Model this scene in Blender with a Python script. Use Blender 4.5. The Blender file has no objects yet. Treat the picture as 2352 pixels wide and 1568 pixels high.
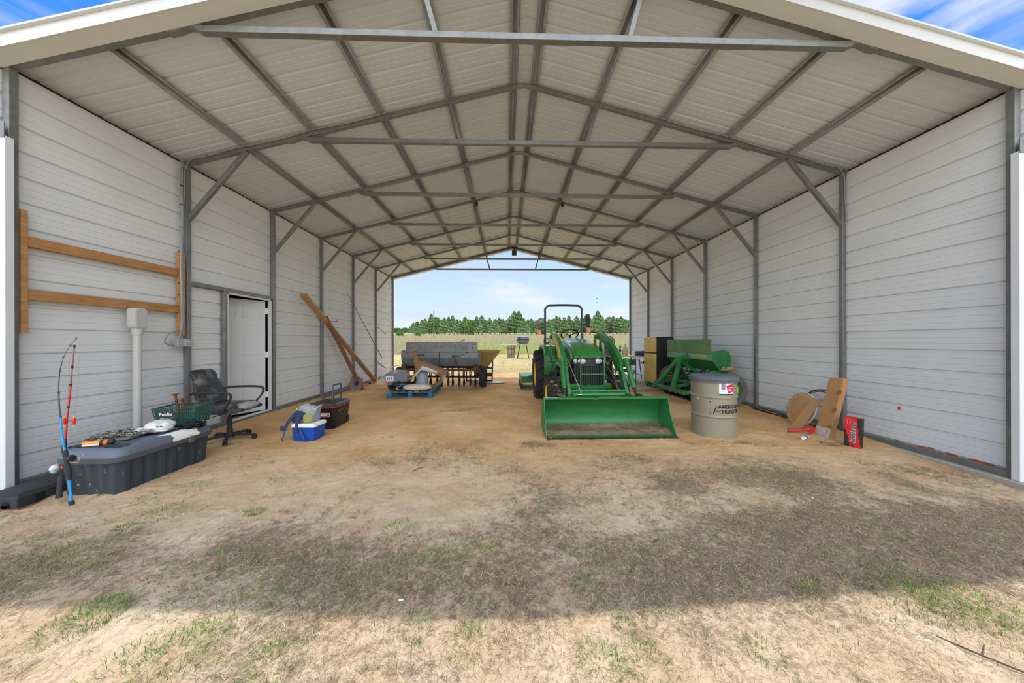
import bpy, bmesh, math, random
import numpy as np
from mathutils import Vector, Matrix, Euler, noise
S = bpy.context.scene
COL = S.collection
PI = math.pi
random.seed(7)

# ------------------------------------------------------------------ camera
CAM = Vector((-0.2556, -2.7983, 1.2915))
YAW = 0.0269
FPX = 709.05
cd = bpy.data.cameras.new('camera')
cam = bpy.data.objects.new('camera', cd); COL.objects.link(cam)
cd.sensor_fit = 'HORIZONTAL'; cd.sensor_width = 36.0
cd.lens = 36.0 * FPX / 2352.0
cd.shift_x = -5.65 / 2352.0
cd.shift_y = -1.57 / 2352.0
cd.clip_start = 0.05; cd.clip_end = 3000
cam.location = CAM
cam.rotation_euler = Euler((PI / 2, 0.0019, -YAW), 'XYZ')
S.camera = cam

# ------------------------------------------------------------------ sky
W = bpy.data.worlds.new('sky'); S.world = W; W.use_nodes = True
nt = W.node_tree; nt.nodes.clear()
def N(t, **k):
    n = nt.nodes.new(t)
    for a, b in k.items(): setattr(n, a, b)
    return n
def math_(op, a, b=None, clamp=False):
    n = N('ShaderNodeMath', operation=op); n.use_clamp = clamp
    for i, v in enumerate((a, b)):
        if v is None: continue
        if isinstance(v, (int, float)): n.inputs[i].default_value = v
        else: nt.links.new(v, n.inputs[i])
    return n.outputs[0]
def ramp_(f, pts):
    n = N('ShaderNodeValToRGB'); e = n.color_ramp.elements
    e[0].position, e[0].color = pts[0][0], (*pts[0][1], 1)
    e[1].position, e[1].color = pts[1][0], (*pts[1][1], 1)
    for p, c in pts[2:]:
        q = e.new(p); q.color = (*c, 1)
    nt.links.new(f, n.inputs[0]); return n.outputs[0]
def mixc(f, a, b):
    n = N('ShaderNodeMix', data_type='RGBA')
    for s, v in ((n.inputs[0], f), (n.inputs[6], a), (n.inputs[7], b)):
        if isinstance(v, (int, float)): s.default_value = v
        elif isinstance(v, tuple): s.default_value = (*v, 1)
        else: nt.links.new(v, s)
    return n.outputs[2]
tc = N('ShaderNodeTexCoord'); sp = N('ShaderNodeSeparateXYZ')
nt.links.new(tc.outputs['Generated'], sp.inputs[0])
X_, Y_, Z_ = sp.outputs
grad = ramp_(Z_, [(0.0, (.56, .665, .75)), (0.10, (.51, .64, .77)), (.25, (.37, .55, .76)), (.48, (.055, .25, .74)), (1.0, (.025, .13, .52))])
mp = N('ShaderNodeMapping'); mp.inputs['Scale'].default_value = (1.0, 1.0, 3.2)
nt.links.new(tc.outputs['Generated'], mp.inputs[0])
nz = N('ShaderNodeTexNoise'); nz.inputs['Scale'].default_value = 3.1; nz.inputs['Detail'].default_value = 9; nz.inputs['Roughness'].default_value = .55
nt.links.new(mp.outputs[0], nz.inputs['Vector'])
c1 = math_('ADD', nz.outputs[0], math_('MULTIPLY', X_, .20))
cl = ramp_(c1, [(.525, (0, 0, 0)), (.69, (1, 1, 1))])
colc = mixc(math_('MULTIPLY', cl, .92), grad, (.66, .69, .745))
# low streaks of grey-violet cloud near the horizon
mp2 = N('ShaderNodeMapping'); mp2.inputs['Scale'].default_value = (1.2, 1.2, 9)
nt.links.new(tc.outputs['Generated'], mp2.inputs[0])
nz2 = N('ShaderNodeTexNoise'); nz2.inputs['Scale'].default_value = 3.0; nz2.inputs['Detail'].default_value = 6
nt.links.new(mp2.outputs[0], nz2.inputs['Vector'])
st = ramp_(nz2.outputs[0], [(.48, (0, 0, 0)), (.68, (1, 1, 1))])
colc = mixc(math_('MULTIPLY', st, .45), colc, (.50, .54, .64))
# the unseen southern sky behind the camera gets added brightness to light the interior
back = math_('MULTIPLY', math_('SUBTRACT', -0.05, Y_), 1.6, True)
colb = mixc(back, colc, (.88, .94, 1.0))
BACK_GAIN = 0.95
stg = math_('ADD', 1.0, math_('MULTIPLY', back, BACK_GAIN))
# a high bank of added glow, out of view, to light the rear bays
north_fill = math_('MULTIPLY', math_('MULTIPLY', math_('SUBTRACT', Z_, .30), 6.0, True), math_('MULTIPLY', math_('MULTIPLY', math_('SUBTRACT', Y_, .25), 5.0, True), math_('MULTIPLY', math_('SUBTRACT', .48, math_('ABSOLUTE', X_)), 6.0, True)))
colb = mixc(north_fill, colb, (.96, .97, 1.0))
stg = math_('ADD', stg, math_('MULTIPLY', north_fill, 2.0))
bg = N('ShaderNodeBackground'); ow = N('ShaderNodeOutputWorld')
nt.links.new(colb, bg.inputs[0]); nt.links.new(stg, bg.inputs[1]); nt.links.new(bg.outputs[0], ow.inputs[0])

# ------------------------------------------------------------------ sun and exposure
sd = bpy.data.lights.new('sun', 'SUN'); sd.energy = 1.95; sd.angle = math.radians(.6); sd.color = (1, .98, .95)
sun = bpy.data.objects.new('sun', sd); COL.objects.link(sun)
sdir = Vector((-0.05, -0.240, -1.0)).normalized()     # the direction the light travels
sun.rotation_euler = sdir.to_track_quat('-Z', 'Y').to_euler()
S.view_settings.view_transform = 'Standard'; S.view_settings.look = 'None'
S.view_settings.gamma = 1.0; S.view_settings.use_curve_mapping = False
S.view_settings.exposure = 0.47

# ------------------------------------------------------------------ measuring: a point of the photo at a known depth
def ray(px, py):
    u, v = px - 1181.65, py - 782.43
    c, s = math.cos(.0019), math.sin(.0019); u, v = c*u - s*v, s*u + c*v
    x, z = u/FPX, -v/FPX
    c, s = math.cos(YAW), math.sin(YAW)
    return Vector((c*x + s, -s*x + c, z))
def aty(px, py, y): r = ray(px, py); return CAM + r*((y - CAM.y)/r.y)
def atx(px, py, x): r = ray(px, py); return CAM + r*((x - CAM.x)/r.x)
def atz(px, py, z=0.0): r = ray(px, py); return CAM + r*((z - CAM.z)/r.z)

# ------------------------------------------------------------------ materials
def srgb(r, g, b):
    f = lambda c: (c/255/12.92 if c/255 <= .04045 else ((c/255 + .055)/1.055)**2.4)
    return (f(r), f(g), f(b))
MATS = {}
def mat(name, col, rough=.6, metal=0, var=0.0, vs=6.0, col2=None, patch=.55, ps=4.0, pd=.06, bump=0.0, bs=40.0, spec=.5, trans=0, coat=0, stretch=(1,1,1)):
    """principled material; var = value variation; col2 = stains showing over noise threshold `patch`"""
    if name in MATS: return MATS[name]
    m = bpy.data.materials.new(name); m.use_nodes = True; t = m.node_tree
    b = t.nodes['Principled BSDF']
    L = t.links.new
    b.inputs['Roughness'].default_value = rough; b.inputs['Metallic'].default_value = metal
    b.inputs['Specular IOR Level'].default_value = spec
    b.inputs['Transmission Weight'].default_value = trans
    b.inputs['Coat Weight'].default_value = coat
    b.inputs['Base Color'].default_value = (*col, 1)
    co = t.nodes.new('ShaderNodeTexCoord'); mpn = t.nodes.new('ShaderNodeMapping')
    mpn.inputs['Scale'].default_value = stretch
    L(co.outputs['Object'], mpn.inputs[0])
    cur = None
    if var > 0:
        n = t.nodes.new('ShaderNodeTexNoise'); n.inputs['Scale'].default_value = vs; n.inputs['Detail'].default_value = 6
        L(mpn.outputs[0], n.inputs['Vector'])
        r = t.nodes.new('ShaderNodeValToRGB')
        r.color_ramp.elements[0].position = .3; r.color_ramp.elements[1].position = .7
        r.color_ramp.elements[0].color = (*[c*(1 - var) for c in col], 1)
        r.color_ramp.elements[1].color = (*[min(1, c*(1 + var)) for c in col], 1)
        L(n.outputs[0], r.inputs[0]); cur = r.outputs[0]
    if col2:
        n = t.nodes.new('ShaderNodeTexNoise'); n.inputs['Scale'].default_value = ps; n.inputs['Detail'].default_value = 8; n.inputs['Roughness'].default_value = .65
        L(mpn.outputs[0], n.inputs['Vector'])
        r = t.nodes.new('ShaderNodeValToRGB')
        r.color_ramp.elements[0].position = patch; r.color_ramp.elements[1].position = patch + pd
        L(n.outputs[0], r.inputs[0])
        x = t.nodes.new('ShaderNodeMix'); x.data_type = 'RGBA'
        L(r.outputs[0], x.inputs[0]); x.inputs[7].default_value = (*col2, 1)
        if cur: L(cur, x.inputs[6])
        else: x.inputs[6].default_value = (*col, 1)
        cur = x.outputs[2]
    if cur: L(cur, b.inputs['Base Color'])
    if bump > 0:
        n = t.nodes.new('ShaderNodeTexNoise'); n.inputs['Scale'].default_value = bs; n.inputs['Detail'].default_value = 5
        L(mpn.outputs[0], n.inputs['Vector'])
        bp = t.nodes.new('ShaderNodeBump'); bp.inputs['Strength'].default_value = bump; bp.inputs['Distance'].default_value = .01
        L(n.outputs[0], bp.inputs['Height']); L(bp.outputs[0], b.inputs['Normal'])
    MATS[name] = m; return m

galv = mat('galvanized steel', srgb(128,130,130), .45, .45, .14, 9, col2=srgb(104,106,106), patch=.55, ps=14, pd=.2)
galv_w = mat('weathered galvanized steel', srgb(128,128,124), .6, .5, .2, 7)
white_panel = mat('white painted steel panel', (.68,.70,.715), .6, 0, .03, 2.0, spec=.12)
roof_panel = mat('white painted roof steel', (.62,.675,.735), .6, 0, .03, 2.0, spec=.12)
white_trim = mat('white painted trim', (.66,.68,.70), .4, 0, .02, 3)
shade_trim = mat('shade toned trim', srgb(206,212,212), .45, 0, .03, 3)  # trim of the undersides, with its shade put into the colour
wood = mat('treated pine', srgb(178,130,82), .7, 0, .22, 5, col2=srgb(110,62,28), patch=.68, ps=5, pd=.04, bump=.15, stretch=(1,1,8))
wood_h = mat('treated pine board', srgb(172,124,76), .7, 0, .22, 5, col2=srgb(104,58,26), patch=.68, ps=5, pd=.04, bump=.15, stretch=(8,1.2,8))
wood_b = mat('brown sawn timber', srgb(176,136,88), .75, 0, .25, 6, bump=.2, stretch=(3,3,1))
wood_d = mat('dark sawn timber', srgb(128,92,64), .8, 0, .25, 6, bump=.2, stretch=(3,3,1))
concrete = mat('grey concrete', srgb(168,164,150), .9, 0, .14, 5, bump=.3, bs=60)
floor_grey = mat('grey painted floor', srgb(140,142,142), .8, 0, .08, 5)
pvc = mat('grey conduit plastic', srgb(190,190,188), .5, 0, .04, 5)
grey_box = mat('grey steel box', srgb(165,166,168), .5, .2, .06, 6)
black = mat('black plastic', srgb(34,36,38), .5, 0, .15, 8)
black_s = mat('dusty black plastic', srgb(44,45,46), .7, 0, .25, 9, col2=srgb(120,108,92), patch=.66, ps=11)
rubber = mat('black tyre rubber', srgb(40,40,42), .85, 0, .25, 10, bump=.2, bs=30)
rubber_m = mat('muddy tyre rubber', srgb(44,42,42), .9, 0, .2, 9, col2=srgb(150,120,84), patch=.56, ps=8, bump=.2)
jd_green = mat('bright green paint', srgb(34,112,50), .32, 0, .10, 3, coat=.3)
jd_hood = mat('glossy green paint', srgb(38,116,46), .3, 0, .04, 2, coat=.35)
bucket_green = mat('scuffed green paint', srgb(44,120,64), .45, 0, .16, 4, col2=srgb(110,120,84), patch=.62, ps=5, stretch=(1,1,3))
drill_green = mat('green farm paint', srgb(36,112,56), .5, 0, .16, 5, coat=.1)
drill_teal = mat('faded teal green paint', srgb(88,150,118), .5, 0, .1, 5)
drill_faded = mat('faded lichen green paint', srgb(84,128,70), .7, 0, .14, 4, col2=srgb(110,134,80), patch=.5, ps=3)
yellow = mat('yellow paint', srgb(236,190,38), .45, 0, .08, 5)
yellow_f = mat('faded yellow strip', srgb(206,178,84), .6, 0, .12, 8)
seat_y = mat('yellow vinyl', srgb(212,170,52), .6)
steel = mat('bright steel', (.7,.7,.7), .25, 1, .1, 8)
rust = mat('rusty steel', srgb(112,70,46), .85, .1, .3, 9, col2=srgb(66,46,38), patch=.5, ps=10, bump=.3)
dark_steel = mat('dark grimy steel', srgb(58,52,48), .8, .3, .3, 9, bump=.2)
glass_l = mat('headlight glass', (.55,.58,.58), .2, .2, .3, 30, coat=.4)
amber = mat('amber plastic', srgb(244,128,12), .25, 0, .04, 6, coat=.5)
cardb = mat('brown cardboard', srgb(176,134,90), .85, 0, .07, 5)
tape = mat('brown packing tape', srgb(158,112,58), .4, 0, .05, 6)
red = mat('red paint', srgb(208,26,38), .35, 0, .05, 6)
white_p = mat('white plastic', srgb(232,234,238), .45, 0, .02, 5)
blue_c = mat('blue cooler plastic', srgb(8,70,168), .4, 0, .06, 6, col2=srgb(40,66,110), patch=.7, ps=8)
blue_p = mat('blue painted wood', srgb(22,106,146), .75, 0, .2, 10, col2=srgb(120,110,90), patch=.66, ps=8)
navy = mat('navy webbing', srgb(44,58,90), .9, 0, .12, 20, bump=.2)
denim = mat('mottled grey blue cloth', srgb(142,150,164), .95, 0, .2, 24, bump=.3)
olive = mat('olive yellow cloth', srgb(150,146,78), .9, 0, .18, 16, bump=.2)
lime = mat('lime cord', srgb(196,206,72), .8)
slate = mat('slate blue grey plastic', srgb(100,108,120), .6, 0, .12, 5, col2=srgb(96,100,108), patch=.62, ps=7, bump=.1)
slate_b = mat('dusty dark slate plastic', srgb(50,57,66), .65, 0, .2, 6, col2=srgb(150,136,116), patch=.62, ps=26, pd=.05, bump=.1, stretch=(1,1,.45))
# ------------------------------------------------------------------ mesh building
I4 = Matrix.Identity(4)
def T(x=0, y=0, z=0): return Matrix.Translation((x, y, z))
def R(a, ax): return Matrix.Rotation(a, 4, ax)
def frame_z(p0, p1, up=Vector((0,0,1))):
    """matrix whose local Z runs from p0 to p1"""
    p0, p1 = Vector(p0), Vector(p1); z = (p1 - p0).normalized()
    u = Vector(up)
    if abs(z.dot(u)) > .98: u = Vector((0, 1, 0)) if abs(z.y) < .9 else Vector((1, 0, 0))
    x = u.cross(z).normalized(); y = z.cross(x)
    m = Matrix((x, y, z)).transposed().to_4x4(); m.translation = p0
    return m, (p1 - p0).length
class MB:
    def __init__(s): s.v = []; s.f = []; s.mi = []; s.cur = 0
    def add(s, vs, fs, M=None):
        o = len(s.v)
        for p in vs:
            p = Vector(p)
            s.v.append(M @ p if M is not None else p)
        for f in fs: s.f.append(tuple(i + o for i in f)); s.mi.append(s.cur)
        return s
    def box(s, p0, p1, M=None):
        x0,y0,z0 = p0; x1,y1,z1 = p1
        vs = [(x0,y0,z0),(x1,y0,z0),(x1,y1,z0),(x0,y1,z0),(x0,y0,z1),(x1,y0,z1),(x1,y1,z1),(x0,y1,z1)]
        return s.add(vs, [(0,3,2,1),(4,5,6,7),(0,1,5,4),(1,2,6,5),(2,3,7,6),(3,0,4,7)], M)
    def cbox(s, c, d, M=None): return s.box([c[i]-d[i]/2 for i in range(3)], [c[i]+d[i]/2 for i in range(3)], M)
    def taper(s, z0, a, z1, b, M=None, off=(0,0)):
        """frustum: rectangle a=(w,d) at z0, b=(w,d) at z1"""
        vs = []
        for z, (w, d), o in ((z0, a, (0,0)), (z1, b, off)):
            vs += [(-w/2+o[0],-d/2+o[1],z),(w/2+o[0],-d/2+o[1],z),(w/2+o[0],d/2+o[1],z),(-w/2+o[0],d/2+o[1],z)]
        return s.add(vs, [(0,3,2,1),(4,5,6,7),(0,1,5,4),(1,2,6,5),(2,3,7,6),(3,0,4,7)], M)
    def beam(s, p0, p1, w, h, up=(0,0,1), M=None):
        m, L = frame_z(p0, p1, up)
        if M is not None: m = M @ m
        return s.box((-w/2,-h/2,0), (w/2,h/2,L), m)
    def cyl(s, p0, p1, r0, r1=None, n=14, cap=True, M=None):
        r1 = r0 if r1 is None else r1
        m, L = frame_z(p0, p1)
        if M is not None: m = M @ m
        vs = [(r0*math.cos(2*PI*i/n), r0*math.sin(2*PI*i/n), 0) for i in range(n)] + [(r1*math.cos(2*PI*i/n), r1*math.sin(2*PI*i/n), L) for i in range(n)]
        fs = [(i, (i+1)%n, n+(i+1)%n, n+i) for i in range(n)]
        if cap: fs += [tuple(range(n))[::-1], tuple(range(n, 2*n))]
        return s.add(vs, fs, m)
    def tube(s, pts, r, n=8, M=None, closed=False, smooth=0, flat=1.0):
        pts = [Vector(p) for p in pts]
        if smooth: pts = curve(pts, smooth, closed)
        K = len(pts); rs = r if isinstance(r, (list, tuple)) else [r]*K
        if len(rs) != K: rs = [rs[min(len(rs)-1, int(i*len(rs)/K))] for i in range(K)]
        vs = []; prev = None
        for i, p in enumerate(pts):
            if closed: t = (pts[(i+1)%K] - pts[i-1])
            else: t = pts[min(i+1, K-1)] - pts[max(i-1, 0)]
            t.normalize()
            if prev is None:
                a = Vector((0,0,1)) if abs(t.z) < .9 else Vector((1,0,0)); nx = a.cross(t).normalized()
            else: nx = (prev - t*prev.dot(t)).normalized()
            prev = nx; ny = t.cross(nx)
            for k in range(n): a = 2*PI*k/n; vs.append(p + (nx*math.cos(a) + ny*math.sin(a)*flat)*rs[i])
        fs = []
        for i in range(K if closed else K-1):
            j = (i+1) % K
            for k in range(n): fs.append((i*n+k, i*n+(k+1)%n, j*n+(k+1)%n, j*n+k))
        if not closed: fs += [tuple(range(n))[::-1], tuple((K-1)*n + k for k in range(n))]
        return s.add(vs, fs, M)
    def lathe(s, prof, n=32, M=None, a0=0, a1=2*PI):
        full = abs(a1 - a0 - 2*PI) < 1e-6; K = n if full else n+1
        vs = [(r*math.cos(a0+(a1-a0)*i/n), r*math.sin(a0+(a1-a0)*i/n), z) for i in range(K) for r, z in prof]
        m = len(prof); fs = []
        for i in range(n):
            j = (i+1) % K
            for k in range(m-1): fs.append((i*m+k, j*m+k, j*m+k+1, i*m+k+1))
        return s.add(vs, fs, M)
    def prism(s, poly, h0, h1, M=None):
        """polygon in local XY, extruded along Z"""
        n = len(poly)
        vs = [(x, y, h0) for x, y in poly] + [(x, y, h1) for x, y in poly]
        return s.add(vs, [tuple(range(n))[::-1], tuple(range(n, 2*n))] + [(i, (i+1)%n, n+(i+1)%n, n+i) for i in range(n)], M)
    def loft(s, rings, M=None, cap=True, closed=True):
        n = len(rings[0]); vs = [p for r in rings for p in r]; fs = []
        for i in range(len(rings)-1):
            for k in range(n if closed else n-1): fs.append((i*n+k, i*n+(k+1)%n, (i+1)*n+(k+1)%n, (i+1)*n+k))
        if cap and closed: fs += [tuple(range(n))[::-1], tuple((len(rings)-1)*n+k for k in range(n))]
        return s.add(vs, fs, M)
    def ball(s, c, r, M=None, n=12, m=8, nz_=0.0, seed=0, sc=2.0):
        r = (r, r, r) if isinstance(r, (int, float)) else r
        vs = []; fs = []
        for j in range(m+1):
            for i in range(n):
                a, b = 2*PI*i/n, PI*j/m
                d = Vector((math.sin(b)*math.cos(a), math.sin(b)*math.sin(a), math.cos(b)))
                k = 1 + (nz_*noise.fractal(d*sc + Vector((seed*7.3, seed, 0)), 1.0, 2.0, 4) if nz_ else 0)
                vs.append((c[0]+d.x*r[0]*k, c[1]+d.y*r[1]*k, c[2]+d.z*r[2]*k))
        for j in range(m):
            for i in range(n): fs.append((j*n+i, (j+1)*n+i, (j+1)*n+(i+1)%n, j*n+(i+1)%n))
        return s.add(vs, fs, M)
    def build(s, name, m, parent=None, smooth=35, bevel=0, loc=None):
        me = bpy.data.meshes.new(name); me.from_pydata([tuple(v) for v in s.v], [], s.f)
        ms = m if isinstance(m, (list, tuple)) else [m]
        for q in ms: me.materials.append(q)
        if len(ms) > 1: me.polygons.foreach_set('material_index', s.mi)
        bm = bmesh.new(); bm.from_mesh(me); bmesh.ops.remove_doubles(bm, verts=bm.verts, dist=1e-6)
        bmesh.ops.recalc_face_normals(bm, faces=bm.faces); bm.to_mesh(me); bm.free()
        if smooth:
            me.shade_smooth(); me.set_sharp_from_angle(angle=math.radians(smooth))
        o = bpy.data.objects.new(name, me); COL.objects.link(o)
        if parent: o.parent = parent
        if loc: o.location = loc
        if bevel:
            b = o.modifiers.new('bevel', 'BEVEL'); b.width = bevel; b.segments = 2; b.limit_method = 'ANGLE'; b.angle_limit = math.radians(40)
        return o
def curve(pts, k=6, closed=False):
    out = []; n = len(pts)
    rng = range(n) if closed else range(n-1)
    for i in rng:
        p0 = pts[(i-1) % n] if closed or i > 0 else pts[0]
        p1, p2 = pts[i], pts[(i+1) % n]
        p3 = pts[(i+2) % n] if closed or i+2 < n else pts[-1]
        for j in range(k):
            t = j/k
            out.append(.5*((2*p1) + (p2-p0)*t + (2*p0-5*p1+4*p2-p3)*t*t + (3*p1-p0-3*p2+p3)*t**3))
    if not closed: out.append(pts[-1])
    return out
def rrect(w, d, r, k=4, cx=0, cy=0):
    out = []
    for sx, sy, a0 in ((1,1,0),(-1,1,PI/2),(-1,-1,PI),(1,-1,3*PI/2)):
        for j in range(k+1):
            a = a0 + j/k*PI/2
            out.append((cx + sx*(w/2-r) + r*math.cos(a), cy + sy*(d/2-r) + r*math.sin(a)))
    return out
def tag(o, label=None, cat=None, group=None, kind=None):
    if label: o['label'] = label
    if cat: o['category'] = cat
    if group: o['group'] = group
    if kind: o['kind'] = kind
    return o
def thing(name, label, cat, loc=(0,0,0), rz=0, group=None, rot=None):
    o = bpy.data.objects.new(name, None); COL.objects.link(o)
    o.location = loc; o.rotation_euler = rot if rot else (0, 0, rz); o.empty_display_size = .1
    return tag(o, label, cat, group)
def struct(o): o['kind'] = 'structure'; return o
def text(name, body, size, m, parent, M, ext=.0008, bold=0.0, wrap=None, align='CENTER', shear=0.0, sx=1.0):
    cu = bpy.data.curves.new('txt', 'FONT'); cu.body = body; cu.size = size; cu.extrude = ext; cu.offset = bold
    cu.align_x = align; cu.align_y = 'CENTER'; cu.shear = shear
    t = bpy.data.objects.new('txt', cu); COL.objects.link(t)
    dg = bpy.context.evaluated_depsgraph_get()
    me = bpy.data.meshes.new_from_object(t.evaluated_get(dg)); me.name = name
    bpy.data.objects.remove(t); bpy.data.curves.remove(cu)
    for v in me.vertices:
        p = v.co.copy(); p.x *= sx
        if wrap: p = wrap(p)
        v.co = M @ p
    me.materials.clear(); me.materials.append(m)
    o = bpy.data.objects.new(name, me); COL.objects.link(o)
    if parent: o.parent = parent
    return o
# local XY of a drawing -> upright plane facing -Y, +X, -X
FACE_FRONT = R(PI/2, 'X')

# ------------------------------------------------------------------ the building: 30 x 30 ft steel shelter, 5 ft bays
BAY = 1.524; HW = 4.57; EH = 3.69; SL = .2556; AP = EH + HW*SL
FY = [0.0, 1.50, 3.048, 4.572, 6.096, 7.62, 9.144]
def zr(x): return AP - SL*abs(x)               # underside of the rafters
RIB = .2286
def rib_profile(t0, t1, depth=.020):
    """(t, d) outline of the ribbed sheet; major ribs every 9 in, two minor ones between"""
    pts = []; k = math.floor(t0/RIB) - 1
    shp = [(0,0),(.007,depth),(.034,depth),(.044,0),(.098,0),(.101,.0028),(.111,.0028),(.114,0),(.162,0),(.165,.0028),(.175,.0028),(.178,0)]
    while k*RIB < t1:
        for t, d in shp:
            q = k*RIB + t
            if t0 < q < t1: pts.append((q, d))
        k += 1
    return [(t0, 0)] + pts + [(t1, 0)]
def wall_sheet(mb, side, y0, y1, z0, z1, x=4.634):
    pr = rib_profile(z0, z1)
    vs = []; n = len(pr)
    for y in (y0, y1):
        for z, d in pr: vs.append((side*(x + d), y, z))
    fs = [(i, i+1, n+i+1, n+i) for i in range(n-1)]
    mb.add(vs, fs)
wl = MB(); wall_sheet(wl, -1, -.03, 2.09, .0, 3.70); wall_sheet(wl, -1, 2.09, 3.02, 2.075, 3.70); wall_sheet(wl, -1, 3.02, 9.2, .0, 3.70)
wl = struct(wl.build('wall_left', white_panel, smooth=0)); so = wl.modifiers.new('s', 'SOLIDIFY'); so.thickness = .0012; so.offset = 1
wr = MB(); wall_sheet(wr, 1, -.03, 9.2, .0, 3.70)
wr = struct(wr.build('wall_right', white_panel, smooth=0)); so = wr.modifiers.new('s', 'SOLIDIFY'); so.thickness = .0012; so.offset = 1
# roof sheets
rf = MB()
for sd_ in (-1, 1):
    pr = rib_profile(-.135, 9.34); n = len(pr)
    rows = [(0, AP + .100), (sd_*4.86, zr(4.86) + .100)]
    vs = [(x, y, z + d) for x, z in rows for y, d in pr]
    rf.add(vs, [(i, i+1, n+i+1, n+i) for i in range(n-1)])
rf = struct(rf.build('ceiling', roof_panel, smooth=0)); so = rf.modifiers.new('s', 'SOLIDIFY'); so.thickness = .0012; so.offset = 1
# closing strips along the eaves
for k, sd_ in enumerate((-1, 1)):
    b = MB().box((sd_*4.70, -.03, 3.58), (sd_*4.712, 9.2, 3.765)); b.box((sd_*4.655, -.03, 3.58), (sd_*4.712, 9.2, 3.592))
    struct(b.build('trim_%d' % (5+k), dark_steel))
# ridge cap seen between the two top purlins
# base rails and concrete curbs
for nm, sd_ in (('left', -1), ('right', 1)):
    b = MB()
    if sd_ < 0: b.box((-4.63, .06, -.005), (-4.572, 2.10, .055)); b.box((-4.63, 2.10, -.005), (-4.572, 3.05, .03)); b.box((-4.63, 3.05, -.005), (-4.572, 9.14, .055))
    else: b.box((4.572, -.02, -.032), (4.63, 9.14, .028))
    struct(b.build('baseboard_' + nm, galv_w, bevel=.004))
b = MB().box((4.50, -.25, -.35), (4.80, 9.3, -.032)); struct(b.build('trim_7', concrete, bevel=.01))
b = MB().box((-4.80, -.25, -.35), (-4.56, 9.3, -.006)); struct(b.build('trim_8', concrete, bevel=.01))

ORD = ['first, at the front opening', 'second from the front', 'third from the front', 'fourth from the front, at mid depth', 'fifth from the front', 'sixth, next to the rear opening', 'last, at the rear opening']
def steel_frame(i):
    y = FY[i]
    t = thing('steel_frame', 'galvanized steel portal frame of posts and rafters, ' + ORD[i], 'steel frame', (0, y, 0), group='portal frames of the shelter')
    w = .057
    for s in (-1, 1):
        MB().box((s*4.571, 0, 0 if s < 0 else .0), (s*4.627, w, EH - .001)).build('post', galv, t, bevel=.004)
        m = MB(); a = Vector((s*4.64, w/2, zr(4.64) + w/2)); c = Vector((s*.16, w/2, zr(.16) + w/2)); m.beam(a, c, w, w)
        m.tube([c + Vector((s*.02,0,-.005)), Vector((s*.09, w/2, zr(.09) + w/2 - .004)), Vector((0, w/2, AP + .012))], w*.52, 10, smooth=4)
        m.build('rafter', galv, t, bevel=.004)
        # strut between tie and rafter
        MB().beam((s*.89, w/2, 4.085), (s*1.03, w/2, zr(1.03) + .004), .045, .045, up=(0,1,0)).build('strut', galv, t, bevel=.003)
        if 1 <= i <= 5:
            MB().beam((s*4.60, w/2, 2.93), (s*3.80, w/2, zr(3.8) + .002), .052, .052, up=(0,1,0)).build('knee_brace', galv, t, bevel=.004)
    m = MB(); m.beam((-2.93, w/2, 4.058), (2.93, w/2, 4.058), w, w)
    for s in (-1, 1):      # crimped ends welded up to the rafters
        rings = []
        for k, (x, z, hh) in enumerate([(2.93, 4.058, w/2), (2.98, 4.066, .024), (3.02, 4.078, .009), (3.07, 4.079, .007), (3.12, 4.058, .007), (3.17, 4.036, .008), (3.24, 4.022, .008)]):
            rings.append([(s*x, w/2 - w/2*1.05, z-hh), (s*x, w/2 + w/2*1.05, z-hh), (s*x, w/2 + w/2*1.05, z+hh), (s*x, w/2 - w/2*1.05, z+hh)])
        m.loft(rings)
    m.build('tie_beam', galv, t, bevel=.003)
    return t
FR = [steel_frame(i) for i in range(7)]
# hat-shaped purlins
PX = [.145, 1.03, 1.97, 2.90, 3.80]
PN = ['beside the ridge', 'second from the ridge', 'third from the ridge', 'fourth from the ridge', 'nearest the eave']
for s in (-1, 1):
    for k, x in enumerate(PX):
        c = x; ux = Vector((s, 0, -SL)).normalized(); un = Vector((s*SL, 0, 1)).normalized()
        o0 = Vector((s*c, 0, zr(c) + .062))
        prof = [(-.052,0),(-.026,0),(-.020,.032),(.020,.032),(.026,0),(.052,0)]
        vs = [];
        for y in (.0, 9.25):
            for a, h in prof: p = o0 + ux*a + un*h; vs.append((p.x, y, p.z))
        m = MB().add(vs, [(i, i+1, 6+i+1, 6+i) for i in range(5)])
        o = m.build('roof_purlin', galv, smooth=10)
        so = o.modifiers.new('s', 'SOLIDIFY'); so.thickness = .0015
        tag(o, 'galvanized hat channel purlin under the %s roof slope, %s' % ('left' if s < 0 else 'right', PN[k]), 'purlin', 'roof purlins')
# gable fascia of the front edge (shade toned soffit, white band, shade toned lip) and rear edge
def fascia(nm, y0, sgn):
    m = MB()
    for s in (-1, 1):
        for (ya, yb, za, zb, mi) in ((0, -.140, -.004, .10, 0), (-.1405, -.145, -.008, .098, 1), (-.12, -.172, .0985, .116, 0)):
            m.cur = mi
            q = []
            for x in (0, s*4.92):
                z = AP - SL*abs(x)
                q.append([(x, y0+sgn*ya, z+za), (x, y0+sgn*yb, z+za), (x, y0+sgn*yb, z+zb), (x, y0+sgn*ya, z+zb)])
            m.loft(q)
    return struct(m.build(nm, [shade_trim, white_trim], smooth=20))
fascia('trim_1', 0.0, 1); fascia('trim_2', 9.14+.06, -1)
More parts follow.
